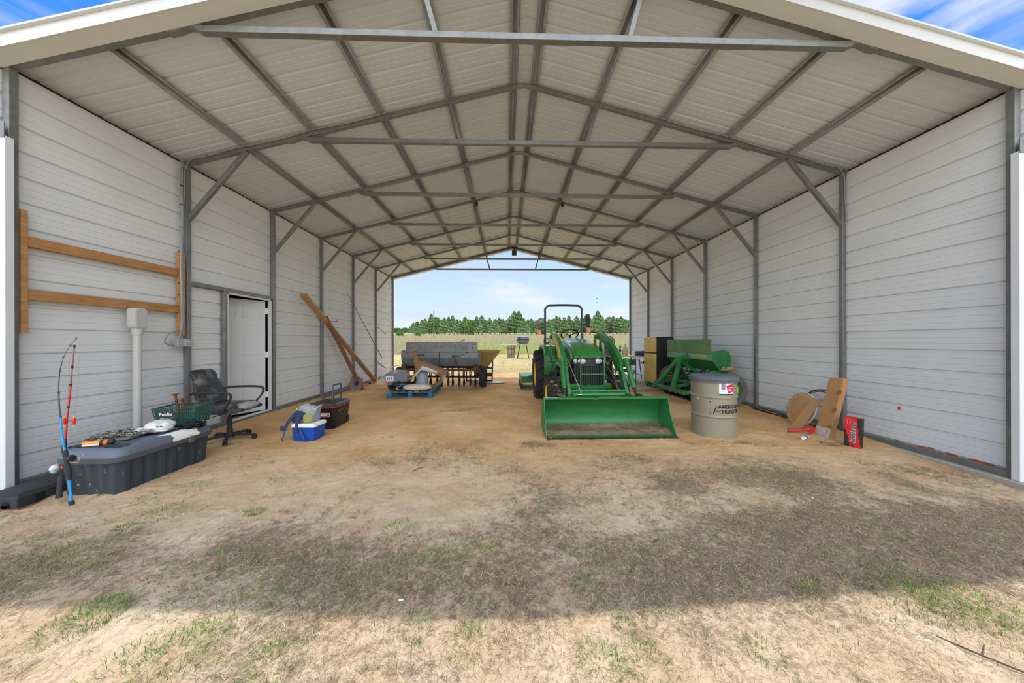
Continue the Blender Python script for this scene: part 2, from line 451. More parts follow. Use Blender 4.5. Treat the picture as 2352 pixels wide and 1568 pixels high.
# eave edge trims outside
# corner trims at the front
for k, s in enumerate((-1, 1)):
    m = MB().box((s*4.52, -.055, -.03 if s < 0 else -.03), (s*4.90, -.001, 3.05))
    struct(m.build('trim_%d' % (3+k), white_trim, bevel=.004))
    m = MB().box((s*4.66, .0, 0), (s*4.717, .057, 3.64)); m.box((s*4.52, -.06, 3.03), (s*4.70, -.052, 3.17))
    for dz in (3.07, 3.13): m.cyl((s*4.57, -.066, dz), (s*4.57, -.058, dz), .008, n=8)
    struct(m.build('trim_%d' % (9+k), galv, bevel=.002))

# ------------------------------------------------------------------ the walled room behind the left wall
DY0, DY1 = 2.12, 3.0
m = MB().box((-7.6, 0, -.08), (-4.66, 6, -.012)); struct(m.build('floor_back_room', floor_grey))
m = MB().box((-7.65, 0, 0), (-7.6, 6, 2.6)); m.box((-7.6, -.0, 0), (-4.68, .05, 2.6)); m.box((-7.6, 5.95, 0), (-4.68, 6, 2.6)); m.box((-7.6, 0, 2.6), (-4.68, 6, 2.65))
struct(m.build('wall_back_room', mat('room lining', srgb(110,106,98), .8)))
# door frame in the wall: header channel, studs, jambs
t = thing('door_frame', 'galvanized header and studs framing the doorway in the left wall', 'door frame', (-4.60, 2.12, 0))
MB().box((.03, -.56, 2.06), (-.03, .93, 2.12)).build('header', galv, t, bevel=.004)
MB().box((.03, -.075, .04), (-.03, -.015, 2.06)).build('stud', galv, t, bevel=.004)
m = MB().box((-.03, -.012, .03), (.022, .018, 2.055)); m.box((-.03, .865, .03), (.022, .895, 2.055)); m.box((-.03, -.012, 2.03), (.022, .895, 2.058)); m.box((-.05, -.012, .028), (.03, .895, .045))
m.build('jamb', white_trim, t, bevel=.002)
# the open door leaf, hinged on the far jamb and swung into the room
leaf = thing("door_1", None, None, (-4.625, 2.97, .05), math.radians(-28)); leaf["kind"] = "structure"
LW, LH = .83, 1.97
def door_panel():
    m = MB().box((-.045, -LW, 0), (-.006, -.028, LH))
    # raised panels: rows z, two columns
    for (z0, z1) in ((1.66, 1.86), (1.0, 1.54), (.16, .82)):
        for (a, b) in ((-.74, -.46), (-.36, -.09)):
            for j, (e, h) in enumerate(((0, -.0015), (.018, -.0015), (.03, .0015))): pass
            fr = .014
            m.box((-.006, a, z0), (-.003, a+fr, z1)); m.box((-.006, b-fr, z0), (-.003, b, z1))
            m.box((-.006, a, z0), (-.003, b, z0+fr)); m.box((-.006, a, z1-fr), (-.003, b, z1))
            m.box((-.006, a+.045, z0+.045), (-.0025, b-.045, z1-.045))
    return m
door_panel().build('door_panel', white_trim, leaf, bevel=.0015)
for z in (.22, .95, 1.74):
    MB().box((-.03, -.030, z), (.0, .012, z+.10)).build('hinge', white_p, leaf)
# ------------------------------------------------------------------ ground
rng = np.random.default_rng(11)
def vnoise(x, y, sc, seed):
    r = np.random.default_rng(seed).random((256, 256))
    u, v = x*sc + 1000.0, y*sc + 1000.0
    i, j = np.floor(u).astype(int), np.floor(v).astype(int)
    a, b = u-i, v-j; a = a*a*(3-2*a); b = b*b*(3-2*b)
    g = lambda p, q: r[p % 256, q % 256]
    return (g(i,j)*(1-a)+g(i+1,j)*a)*(1-b) + (g(i,j+1)*(1-a)+g(i+1,j+1)*a)*b
def fbm(x, y, sc, seed, o=4, gain=.55):
    s, a, t = 0, 1, 0
    for k in range(o): s = s + a*vnoise(x, y, sc*2**k, seed+k); t += a; a *= gain
    return s/t
def sm(a, b, x): t = np.clip((x-a)/(b-a), 0, 1); return t*t*(3-2*t)
def gh(x, y):
    x, y = np.asarray(x, float), np.asarray(y, float)
    near = sm(-9, -4, x)*sm(9, 4, x) if False else 1.0
    h = -.012 - .085*sm(2.6, 4.6, x)*sm(1.4, -.2, y) - .045*sm(-2.6, -4.4, x)*sm(.2, -.5, y)
    h = h + np.where(y > 28, (y-28)*.033, 0)
    h = h - .02*sm(9.5, 14, y)
    h = h + .014*(fbm(x, y, 1.3, 5, 3)-.5)
    return h
def gh_fine(x, y):
    k = sm(14, 8, y)
    return gh(x, y) + k*(.020*(fbm(x, y, 6, 21, 4, .6)-.5) + .016*(fbm(x*1.4, y, 22, 31, 3, .6)-.5))
SPOTS = [(.16, 1.05, .22, .12, 1.3), (.02, 1.15, .2, .1, .8), (-1.75, 2.55, .32, .16, .8), (-1.1, 3.0, .35, .12, .7), (-2.1, 1.9, .2, .1, .5), (-1.2, 2.35, .25, .09, .45),
         (1.9, .15, .7, .22, .7), (3.3, -.05, .7, .3, .45), (.25, -.25, .35, .2, .55), (-.2, .25, .3, .15, .4), (1.3, -.1, .3, .12, .6), (2.4, .55, .5, .12, .55),
         (3.95, 1.0, .3, .15, .9), (2.75, 1.05, .18, .08, .8), (4.1, .25, .4, .2, .6), (-1.5, -.95, .7, .3, .65), (-.5, -1.1, .6, .25, .6), (-2.8, -1.0, .6, .25, .4),
         (1.9, -.9, 1.4, .42, .8), (1.0, -1.15, .9, .25, .5), (3.4, -.8, .9, .35, .6), (-2.2, 1.55, .25, .06, .6), (-3.1, -.85, .9, .35, .5), (.1, -1.2, .3, .2, -.4), (-.75, -.35, .45, .25, -.6), (-1.3, .1, .7, .3, -.3)]
def dirt_shade(x, y):
    b = .17*sm(1.2, -.3, y) + .12*sm(-.2, -.8, y) + .10*sm(.4, 2.2, x)*sm(1.6, .2, y)  # dirt cover; the front term also paints deeper shade by the shadow edge
    for cx, cy, rx, ry, s in SPOTS: b = b + s*.55*np.exp(-((x-cx)/rx)**2 - ((y-cy)/ry)**2)
    n = fbm(x, y, 1.6, 77, 5, .62)
    return np.clip((b + (n-.5)*1.1)*1.5, 0, 1)*sm(9.2, 7.5, y)
def spaced(lo, hi, d0, grow):
    out = [lo]; d = d0
    while out[-1] < hi: out.append(out[-1]+d); d *= grow
    return out
xs = np.array([-q for q in spaced(5.2, 700, .25, 1.16)][::-1] + list(np.arange(-5.18, 5.19, .024)) + spaced(5.2, 700, .25, 1.16))
ys = np.array([-q for q in spaced(2.4, 90, .12, 1.14)][::-1] + list(np.arange(-2.38, 1.2, .017)) + spaced(1.2, 700, .02, 1.012)[:240])
ys = np.array(list(ys) + spaced(ys[-1]+.35, 700, .5, 1.07))
GX, GY = np.meshgrid(xs, ys)
GZ = gh_fine(GX, GY)
nx_, ny_ = len(xs), len(ys)
def grid_mesh(name, X, Y, Z):
    h, w = X.shape
    me = bpy.data.meshes.new(name)
    me.vertices.add(h*w); me.vertices.foreach_set('co', np.stack([X, Y, Z], -1).astype(np.float32).ravel())
    i = np.arange((h-1)*(w-1)); r, c = i//(w-1), i % (w-1)
    q = np.stack([r*w+c, r*w+c+1, (r+1)*w+c+1, (r+1)*w+c], -1)
    me.loops.add(q.size); me.loops.foreach_set('vertex_index', q.ravel().astype(np.int32))
    me.polygons.add(len(q)); me.polygons.foreach_set('loop_start', (np.arange(len(q))*4).astype(np.int32))
    me.update(calc_edges=True); me.shade_smooth()
    return me
gm = grid_mesh('ground', GX, GY, GZ)
def add_attr(me, name, arr):
    a = me.attributes.new(name, 'FLOAT', 'POINT'); a.data.foreach_set('value', arr.astype(np.float32).ravel())
add_attr(gm, 'dirt_shade', dirt_shade(GX, GY))
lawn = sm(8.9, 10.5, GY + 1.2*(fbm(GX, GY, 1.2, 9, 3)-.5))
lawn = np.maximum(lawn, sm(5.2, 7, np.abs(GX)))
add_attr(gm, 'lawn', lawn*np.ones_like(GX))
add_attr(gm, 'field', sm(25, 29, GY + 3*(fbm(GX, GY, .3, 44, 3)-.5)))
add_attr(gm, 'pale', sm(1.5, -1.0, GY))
def nodes_mat(name):
    m = bpy.data.materials.new(name); m.use_nodes = True; t = m.node_tree; b = t.nodes['Principled BSDF']; return m, t, b
m, t, b = nodes_mat('sandy ground'); L = t.links.new
b.inputs['Roughness'].default_value = .95; b.inputs['Specular IOR Level'].default_value = .15
def tn(sc, det=6, rough=.6, stretch=None):
    co = t.nodes.new('ShaderNodeTexCoord'); n = t.nodes.new('ShaderNodeTexNoise')
    n.inputs['Scale'].default_value = sc; n.inputs['Detail'].default_value = det; n.inputs['Roughness'].default_value = rough
    if stretch:
        mpn = t.nodes.new('ShaderNodeMapping'); mpn.inputs['Scale'].default_value = stretch; L(co.outputs['Object'], mpn.inputs[0]); L(mpn.outputs[0], n.inputs['Vector'])
    else: L(co.outputs['Object'], n.inputs['Vector'])
    return n.outputs[0]
def tr(f, pts):
    n = t.nodes.new('ShaderNodeValToRGB'); e = n.color_ramp.elements
    e[0].position, e[0].color = pts[0][0], (*pts[0][1], 1); e[1].position, e[1].color = pts[1][0], (*pts[1][1], 1)
    for p, c in pts[2:]: q = e.new(p); q.color = (*c, 1)
    L(f, n.inputs[0]); return n.outputs[0]
def tm(f, a, c, mode='MIX'):
    n = t.nodes.new('ShaderNodeMix'); n.data_type = 'RGBA'; n.blend_type = mode
    for s_, v in ((n.inputs[0], f), (n.inputs[6], a), (n.inputs[7], c)):
        if isinstance(v, (int, float)): s_.default_value = v
        elif isinstance(v, tuple): s_.default_value = (*v, 1)
        else: L(v, s_)
    return n.outputs[2]
def ta(name): n = t.nodes.new('ShaderNodeAttribute'); n.attribute_name = name; return n.outputs['Fac']
def tmath(op, a, c, cl_=True):
    n = t.nodes.new('ShaderNodeMath'); n.operation = op; n.use_clamp = cl_
    for s_, v in ((n.inputs[0], a), (n.inputs[1], c)):
        if isinstance(v, (int, float)): s_.default_value = v
        else: L(v, s_)
    return n.outputs[0]
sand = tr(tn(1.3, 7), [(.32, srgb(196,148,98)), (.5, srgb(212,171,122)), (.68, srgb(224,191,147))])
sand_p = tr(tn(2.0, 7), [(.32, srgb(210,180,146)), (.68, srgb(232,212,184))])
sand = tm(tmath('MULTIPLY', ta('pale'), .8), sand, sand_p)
sand = tm(tmath('MULTIPLY', tr(tn(38, 6, .7), [(.50, (0,0,0)), (.72, (1,1,1))]), .35), sand, srgb(150,112,72))
dk = tr(tn(45, 6, .75, (1, 1, 1)), [(.35, srgb(78,66,52)), (.5, srgb(114,96,74)), (.68, srgb(164,140,106))])
fine = tmath('MULTIPLY', tmath('SUBTRACT', tn(26, 8, .82), .5, False), 2.6, False)
mid = tmath('MULTIPLY', tmath('SUBTRACT', tn(7, 7, .75), .5, False), 1.3, False)
df = tr(tmath('ADD', tmath('MULTIPLY', ta('dirt_shade'), .80), tmath('ADD', fine, mid, False)), [(.26, (0,0,0)), (.74, (1,1,1))])
cur = tm(tmath('MULTIPLY', df, .76), sand, dk)
lw = tr(tn(1.1, 8, .7), [(.36, srgb(150,146,88)), (.46, srgb(172,156,106)), (.6, srgb(192,166,126)), (.75, srgb(186,152,114))])
cur = tm(ta('lawn'), cur, lw)
fl = tr(tn(.16, 8, .7), [(.35, srgb(150,158,84)), (.5, srgb(158,148,112)), (.65, srgb(146,130,112))])
cur = tm(ta('field'), cur, fl)
L(cur, b.inputs['Base Color'])
bp = t.nodes.new('ShaderNodeBump'); bp.inputs['Strength'].default_value = .55; bp.inputs['Distance'].default_value = .012
L(tn(55, 8, .75), bp.inputs['Height']); L(bp.outputs[0], b.inputs['Normal'])
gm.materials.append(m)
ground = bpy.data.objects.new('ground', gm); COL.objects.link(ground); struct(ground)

# ------------------------------------------------------------------ blades (straw, grass, weeds) with a colour per blade
def attr_mat(name, rough=.8, trans=0.0):
    m = bpy.data.materials.new(name); m.use_nodes = True; t = m.node_tree; b = t.nodes['Principled BSDF']
    a = t.nodes.new('ShaderNodeAttribute'); a.attribute_name = 'col'
    t.links.new(a.outputs['Color'], b.inputs['Base Color']); b.inputs['Roughness'].default_value = rough; b.inputs['Specular IOR Level'].default_value = .2
    if trans:
        tl = t.nodes.new('ShaderNodeBsdfTranslucent'); t.links.new(a.outputs['Color'], tl.inputs[0])
        ms = t.nodes.new('ShaderNodeMixShader'); ms.inputs[0].default_value = trans
        o = t.nodes['Material Output']; t.links.new(b.outputs[0], ms.inputs[1]); t.links.new(tl.outputs[0], ms.inputs[2]); t.links.new(ms.outputs[0], o.inputs[0])
    return m
blade_mat = attr_mat('plant blades', .8, .25); straw_mat = attr_mat('dry straw', .85)
leaf_mat = attr_mat('tree leaves', .8, .3)
def blades(name, base, heading, length, width, lift, bend, cols, mat_):
    """each blade: 3 cross-sections, rising at angle lift (rad) and bending over"""
    n = len(base); d = np.stack([np.cos(heading), np.sin(heading), np.zeros(n)], -1)
    s = np.stack([-np.sin(heading), np.cos(heading), np.zeros(n)], -1)
    up = np.array([0, 0, 1.0])
    def at(t, ang): return d*(t*length*np.cos(ang))[:, None] + up*(t*length*np.sin(ang))[:, None]
    p1 = base + at(.5, lift); p2 = p1 + at(.5, lift - bend)
    w = width[:, None]*.5
    V = np.stack([base - s*w, base + s*w, p1 - s*w*.8, p1 + s*w*.8, p2], 1).reshape(-1, 3)
    o = np.arange(n)[:, None]*5
    quads = (o + np.array([0, 1, 3, 2])); tris = (o + np.array([2, 3, 4]))
    me = bpy.data.meshes.new(name); me.vertices.add(len(V)); me.vertices.foreach_set('co', V.astype(np.float32).ravel())
    li = np.concatenate([quads.ravel(), tris.ravel()]).astype(np.int32)
    me.loops.add(len(li)); me.loops.foreach_set('vertex_index', li)
    me.polygons.add(2*n); me.polygons.foreach_set('loop_start', np.concatenate([np.arange(n)*4, 4*n + np.arange(n)*3]).astype(np.int32))
    me.update(calc_edges=True)
    a = me.color_attributes.new('col', 'FLOAT_COLOR', 'POINT')
    c = np.ones((n*5, 4), np.float32); c[:, :3] = np.repeat(cols, 5, 0); a.data.foreach_set('color', c.ravel())
    me.materials.append(mat_)
    ob = bpy.data.objects.new(name, me); COL.objects.link(ob); return ob
def pick(pal, n, jit=.12):
    p = np.array([srgb(*c) for c in pal]); c = p[rng.integers(0, len(p), n)]
    return np.clip(c*(1 + jit*rng.standard_normal((n, 1))), 0, 1)
def scatter(n, x0, x1, y0, y1, dens):
    X = rng.uniform(x0, x1, n); Y = rng.uniform(y0, y1, n); k = rng.random(n) < dens(X, Y)
    X, Y = X[k], Y[k]
    return np.stack([X, Y, gh_fine(X, Y)], -1)
# dry straw lying on the sand
B = scatter(420000, -4.4, 4.5, -2.35, 2.0, lambda x, y: np.clip(.04 + .9*dirt_shade(x, y)**1.5 + .95*sm(-.9, -1.4, y)*fbm(x, y, 2.2, 8, 3)**1.2, 0, 1)*sm(2.0, .2, y)*np.clip((y+3.6)/2.2, .3, 1))
n = len(B); B[:, 2] += rng.uniform(.001, .007, n)
o = blades('dry_straw', B, rng.uniform(0, 2*PI, n), rng.uniform(.010, .050, n), rng.uniform(.0007, .0018, n), rng.uniform(0, .45, n), rng.uniform(0, .6, n),
           pick([(214,190,144),(196,170,124),(160,134,96),(128,106,78),(224,206,164),(112,94,72)], n), straw_mat)
tag(o, 'dry cut straw scattered over the sand in front of the shelter', 'straw', kind='stuff')
# green grass clumps
def clump_field(cx, cy, rad, nb, hmin, hmax):
    a = rng.uniform(0, 2*PI, nb); r = rad*np.sqrt(rng.random(nb)); X, Y = cx + r*np.cos(a), cy + r*np.sin(a)
    return np.stack([X, Y, gh_fine(X, Y)], -1), a + rng.normal(0, .5, nb), rng.uniform(hmin, hmax, nb)
PB, PH, PL = [], [], []
tuft_px = [(585,1178,.06,70),(285,1213,.05,50),(375,1180,.16,110),(450,1120,.14,80),(150,1290,.28,220),(60,1330,.3,160),(880,1070,.12,70),(945,1055,.08,30),(100,1040,.02,5),
           (560,1055,.14,40),(640,1105,.08,30),(920,1220,.12,90),(1050,1090,.05,20),(1070,1300,.25,240),(980,1310,.2,150),(560,1360,.3,160),(450,1330,.25,110),(860,1350,.2,120),
           (1270,1085,.05,20),(1350,1350,.08,60),(1400,1330,.3,140),(1560,1300,.3,120),(1960,1300,.2,90),(2080,1330,.15,90),(1850,1170,.2,60),(1700,1230,.3,80),(2110,1078,.04,14),(1980,1060,.05,12),
           (190,1430,.14,160),(240,1410,.12,140),(560,1410,.18,90),(330,1540,.2,170),(420,1500,.15,110),(620,1540,.12,100),(1080,1480,.1,50),(1380,1530,.1,90),(1480,1540,.12,70),(2100,1385,.16,200),(2200,1400,.14,180),
           (2250,1390,.15,120),(2320,1460,.15,90),(1750,1500,.08,40),(1440,1440,.05,30),(960,1440,.08,50),(1120,1400,.06,30),(1960,1010,.04,14),(1700,1020,.05,14),(700,1400,.2,70),(760,1290,.2,60),(1860,1360,.06,50),(80,1250,.15,60),
           (2150,1130,.1,25),(2250,1100,.1,20),(2050,1240,.2,50),(640,940,.02,8),(905,1040,.06,16),(1105,1055,.03,12),(830,1035,.07,14)]
for px, py, rad, nb in tuft_px:
    p = atz(px, py, -.02); a, h_, l_ = clump_field(p.x, p.y, rad, int(nb*2.6), .014, .050)
    PB.append(a); PH.append(h_); PL.append(l_)
for _ in range(900):
    x, y = rng.uniform(-4, 4.3), rng.uniform(-2.3, 1.7)
    if rng.random() > .25 + .75*float(sm(.9, -1.0, y)): continue
    a, h_, l_ = clump_field(x, y, rng.uniform(.01, .06), int(rng.integers(5, 26)), .010, .040)
    PB.append(a); PH.append(h_); PL.append(l_)
B, H_, L_ = np.concatenate(PB), np.concatenate(PH), np.concatenate(PL); n = len(B)
cols = pick([(96,134,60),(122,156,72),(148,174,86),(84,110,58),(168,172,104),(140,142,94)], n)
o = blades('grass', B, H_, L_, rng.uniform(.0012, .0030, n), rng.uniform(.4, 1.4, n), rng.uniform(.1, 1.3, n), cols, blade_mat)
tag(o, 'sparse green grass tufts growing through the sand and straw', 'grass', kind='stuff')
# mown grass beyond the rear opening
B = scatter(26000, -8, 8, 9.3, 28, lambda x, y: np.clip(fbm(x, y, .8, 3, 4)*1.6 - .35, 0, 1)*sm(9.4, 11, y))
n = len(B)
o = blades('mown_grass', B, rng.uniform(0, 2*PI, n), rng.uniform(.03, .10, n), rng.uniform(.008, .02, n), rng.uniform(.5, 1.4, n), rng.uniform(.2, 1, n), pick([(150,156,92),(176,166,110),(128,144,76),(192,174,126)], n), blade_mat)
tag(o, 'short yellow green mown grass beyond the rear opening', 'grass', kind='stuff')
# tall weeds of the field
n0 = 90000
D = 27*np.exp(rng.random(n0)*math.log(165/27)); X = (rng.random(n0)-.5)*D*1.05 + .3
Z = gh(X, D); B = np.stack([X, D, Z], -1)
hh = rng.uniform(.35, .95, n0)*(0.7 + .6*fbm(X, D, .15, 61, 3)); hh *= np.where(D < 34, .75, 1.0)
gr = fbm(X, D, .12, 51, 4) + .26*sm(70, 28, D) - .03
cg = pick([(168,184,100),(180,194,110),(158,170,100),(186,184,124)], n0); cb = pick([(188,168,148),(174,156,138),(194,178,158),(162,150,126),(180,170,136)], n0)
cols = np.where((rng.random(n0) < np.clip((gr-.50)*3, .06, .94))[:, None], cg, cb)
o = blades('field_weeds', B, rng.uniform(0, 2*PI, n0), hh, rng.uniform(.02, .055, n0)*(D/45)**.7, rng.uniform(1.1, 1.55, n0), rng.uniform(0, .5, n0), cols, blade_mat)
tag(o, 'tall green and brown weeds filling the open field', 'weeds', kind='stuff')

# ------------------------------------------------------------------ trees at the far side of the field
def make_tree_mesh(kind, seed):
    r = np.random.default_rng(seed); n = 3200
    t = r.random(n)**(.8); a = r.uniform(0, 2*PI, n)
    if kind == 0: rad = (.40*(1.02-t)**.85*(.62+.30*np.sin(t*34+a*2+seed)+.35*np.sin(a*3+t*11+seed)**2))            # pine, unit height
    elif kind == 1: rad = .27*np.sqrt(np.clip(1-(1.9*t-.9)**2, 0, 1))**.8*(.6+.5*np.sin(a*3+t*13)**2+.15*np.sin(t*40))
    else: rad = .26*np.sqrt(np.clip(1-(2*t-1)**2, 0, 1))*(.6+.5*r.random(n))
    rr = rad*(.55 + .45*np.sqrt(r.random(n)))
    lo = .12 if kind == 0 else .08
    P = np.stack([rr*np.cos(a), rr*np.sin(a), lo + t*(1-lo)], -1)
    sz = r.uniform(.014, .034, n)*(1.0 if kind < 2 else .6)
    A = r.standard_normal((n, 3)); A /= np.linalg.norm(A, axis=1)[:, None]; A[:, 2] *= .6
    Bv = np.cross(A, r.standard_normal((n, 3))); Bv /= np.linalg.norm(Bv, axis=1)[:, None]
    V = np.stack([P + A*sz[:, None], P + Bv*sz[:, None], P - A*sz[:, None], P - Bv*sz[:, None]], 1).reshape(-1, 3)
    pal = [[(150,176,122),(130,160,112),(168,190,130),(118,150,106)], [(140,174,92),(122,158,84),(160,190,104),(108,144,80)], [(150,150,116),(132,136,100),(120,128,92)]][kind]  # leaf colours lightened so that the haze of distance is in them
    p = np.array([srgb(*c) for c in pal]); c = p[r.integers(0, len(p), n)]*(1 + .12*r.standard_normal((n, 1)))
    me = bpy.data.meshes.new('crown'); me.from_pydata(V.tolist(), [], (np.arange(n*4).reshape(-1, 4)).tolist())
    at_ = me.color_attributes.new('col', 'FLOAT_COLOR', 'POINT'); cc = np.ones((n*4, 4), np.float32); cc[:, :3] = np.repeat(np.clip(c, 0, 1), 4, 0); at_.data.foreach_set('color', cc.ravel())
    me.materials.append(leaf_mat)
    return me
trunk_m = mat('tree trunk bark', srgb(112,96,80), .9)
tk = MB().cyl((0,0,-.03), (0,0,.85), .016, .006, 6).build('trunk', trunk_m)
TRUNK = tk.data; bpy.data.objects.remove(tk)
TM = [make_tree_mesh(k, 40+i) for i, k in enumerate((0, 0, 0, 1, 1, 2))]
KIND = ['pine', 'pine', 'pine', 'tree', 'tree', 'tree']
tr_rng = random.Random(5)
def place_tree(px, d, ht, mi, lab, wid=1.0):
    p = aty(px, 782, CAM.y + d); z = float(gh(p.x, p.y))
    tre = thing('pine_tree' if mi < 3 else 'tree', lab, 'tree', (p.x, p.y, z - .1), tr_rng.uniform(0, 6), group='trees along the far side of the field')
    tre.scale = (ht*wid, ht*wid, ht)
    for nm, dt in (('crown', TM[mi]), ('trunk', TRUNK)):
        c = bpy.data.objects.new(nm, dt); COL.objects.link(c); c.parent = tre
px = 958.0; k = 0
def nth(k): return '%d%s' % (k, 'th' if 10 <= k % 100 <= 20 else {1:'st',2:'nd',3:'rd'}.get(k % 10, 'th'))
LAB = {0: 'dark green pine', 3: 'mid green leafy tree', 5: 'grey green sparse tree'}
while px < 1448:
    mi = tr_rng.choices([0,1,2,3,4,5], [4,4,4,1,1,1.2])[0]
    base = 728 if 1040 > px else 737
    top = (729 if px > 1030 else 734) + tr_rng.uniform(-6, 6)
    if 985 < px < 1010: top = tr_rng.uniform(720, 728)
    if 1180 < px < 1195: top = 714; mi = 0
    if 1365 < px < 1378: top = 713; mi = 1
    d = tr_rng.uniform(158, 176); p = aty(px, 782, CAM.y + d); zb = float(gh(p.x, p.y))
    ht = (CAM.z + (782-top)/FPX*d) - zb
    place_tree(px, d, ht, mi, '%s, %s from the left in the front row of far trees' % (LAB[0 if mi < 3 else 3 if mi < 5 else 5], nth(k+1)), tr_rng.uniform(.95, 1.35))
    px += tr_rng.uniform(6.5, 11.5); k += 1
px = 950.0; k = 0
while px < 1448:      # a second, deeper row closing the gaps
    d = tr_rng.uniform(180, 196); p = aty(px, 782, CAM.y + d); zb = float(gh(p.x, p.y))
    ht = (CAM.z + (782 - tr_rng.uniform(731, 742))/FPX*d) - zb
    place_tree(px, d, ht, tr_rng.choice([0,1,2]), '%s pine from the left in the deeper row behind the far tree line' % nth(k+1), 1.5); k += 1
    px += tr_rng.uniform(9, 14)
for k, px in enumerate((899, 906, 914, 922, 930, 938, 946)):       # low distant woods at the left
    d = 330; p = aty(px, 782, CAM.y + d); zb = float(gh(p.x, p.y))
    place_tree(px, d, max(3.5, (CAM.z + (782-752-tr_rng.uniform(-2, 3))/FPX*d) - zb), 4, 'low distant dark tree on the left end of the horizon, %s from the left' % nth(k+1), 2.6)
for px, s_ in ((919, 2.6), (960, 2.2)):
    p = aty(px, 782, 118.0); c = bpy.data.objects.new('bush', TM[4]); COL.objects.link(c); c.location = (p.x, p.y, float(gh(p.x, p.y)) - .2); c.scale = (s_*2.2, s_*2.2, s_)
    tag(c, 'bright green rounded bush at the far left of the field' if px < 930 else 'bright green rounded bush in front of the first tall trees', 'bush')
# ================================================================== left side
# wooden mounting frame nailed to the left wall
t = thing('mounting_frame', 'treated pine mounting frame of two uprights and two rails on the left front wall', 'wooden frame', (-4.60, .72, 1.37))
for y0, y1, tx_ in ((.058, .098, .045), (1.385, 1.435, .07)):
    MB().box((.0, y0-.72, 0), (tx_, y1-.72, 1.10)).build('upright', wood, t, bevel=.003)
for z0 in (.30, .78):
    MB().box((.001, .099-.72, z0-.0), (.040, 1.384-.72, z0+.095)).build('rail', wood_h, t, bevel=.003)
# electrical riser
t = thing('conduit_riser', 'thick grey plastic conduit pipe topped by a grey rounded junction box against the left wall', 'conduit riser', (-4.47, .845, 0))
MB().cyl((0,0,-.03), (0,0,1.44), .036, n=20).build('pipe', pvc, t)
m = MB(); m.prism(rrect(.12, .24, .04, 5), -.05, .045, T(0,-.0,1.555) @ R(PI/2,'Z') @ R(PI/2,'X')); m.cyl((0,0,1.36), (0,0,1.44), .04, .05, n=20)
m.build('junction_box', pvc, t, bevel=.004)
m = MB(); m.prism(rrect(.105, .22, .035, 5), .0, .006, T(.0455,-.0,1.555) @ R(PI/2,'Z') @ R(PI/2,'X'))
for dx, dz in ((-.03,.1),(.03,-.1)): m.cyl((.050,dx,1.555+dz), (.054,dx,1.555+dz), .005, n=8)
m.build('cover_plate', mat('cover plate', srgb(182,182,182), .5), t, bevel=.002)
# switch box with cables
t = thing('outlet_box', 'small grey metal outlet box with cables below the wooden upright', 'outlet box', (-4.53, 1.40, 1.27))
m = MB().box((-.04,-.10,-.05), (.035,-.005,.055)); m.box((.0,-.004,-.048), (.05,.075,.055)); m.build('box_body', grey_box, t, bevel=.003)
m = MB().box((.0,-.012,-.04), (.05,-.0055,.05))
m.build('face_plate', mat('face plate', srgb(184,186,186), .4, .4), t, bevel=.001)
m = MB()
for dz in (.02,): m.box((.051,.015,dz-.012), (.053,.028,dz+.008)); m.box((.051,.045,dz-.012), (.053,.058,dz+.008))
m.build('switch', white_p, t)
cable = mat('grey cable', srgb(150,152,152), .5, .3)
t = thing('cable_bundle', 'bundle of grey cables clipped down the second left post to the outlet box', 'cables', (-4.565, 1.44, 1.3))
for k, (dx, dy) in enumerate(((.012,-.02),(.022,-.045))):
    m = MB(); pts = [(dx,.01+dy,2.38),(dx-.01,dy-.02,2.1),(dx,dy+.01,1.8),(dx+.008,dy,1.45),(dx+.035,dy-.04,1.16),(dx+.045,dy-.05,.75),(dx+.045,dy-.04,.35),(dx+.04,dy-.05,.12),(dx+.02,dy-.06,.0)]
    m.tube(pts, .009, 7, smooth=5).build('cable', cable, t)
m = MB(); m.tube([(.05,-.09,.14),(.05,-.20,.10),(.05,-.27,.0),(.04,-.20,-.06),(.03,-.13,-.05)], .007, 7, smooth=6).build('cable', cable, t)
for z in (.12,.60,.75,1.16,1.5,1.8,2.05): MB().cyl((.035 if z < 1.3 else .012,-.075 if z < 1.3 else -.03, z), (.035 if z < 1.3 else .012,-.075 if z < 1.3 else -.03, z+.012), .018, n=10).build('cable_tie', black, t)
# cables on the second rafter, both sides (clipped on its front face)
for s, lab in ((-1, 'left'), (1, 'right')):
    t = thing('cable_run', 'thin grey cable clipped along the second frame rafter on the %s' % lab, 'cable', (0, FY[1], 0))
    pts = [(s*x, -.012, zr(x) + .045 + .012*math.sin(x*7)) for x in (1.9, 2.4, 2.9, 3.4, 3.9, 4.3, 4.5)] + [(s*4.585,-.012,3.60), (s*4.59,-.012,3.35), (s*4.60,-.02,3.05), (s*4.55 if s > 0 else s*4.60,-.04,2.93)]
    MB().tube(pts, .006, 6, smooth=4).build('cable', cable, t)
    for x in (2.2, 2.9, 3.6, 4.3): MB().beam((s*x,-.014,zr(x)+.03), (s*x,-.014,zr(x)+.068), .012, .012).build('clip', steel, t)
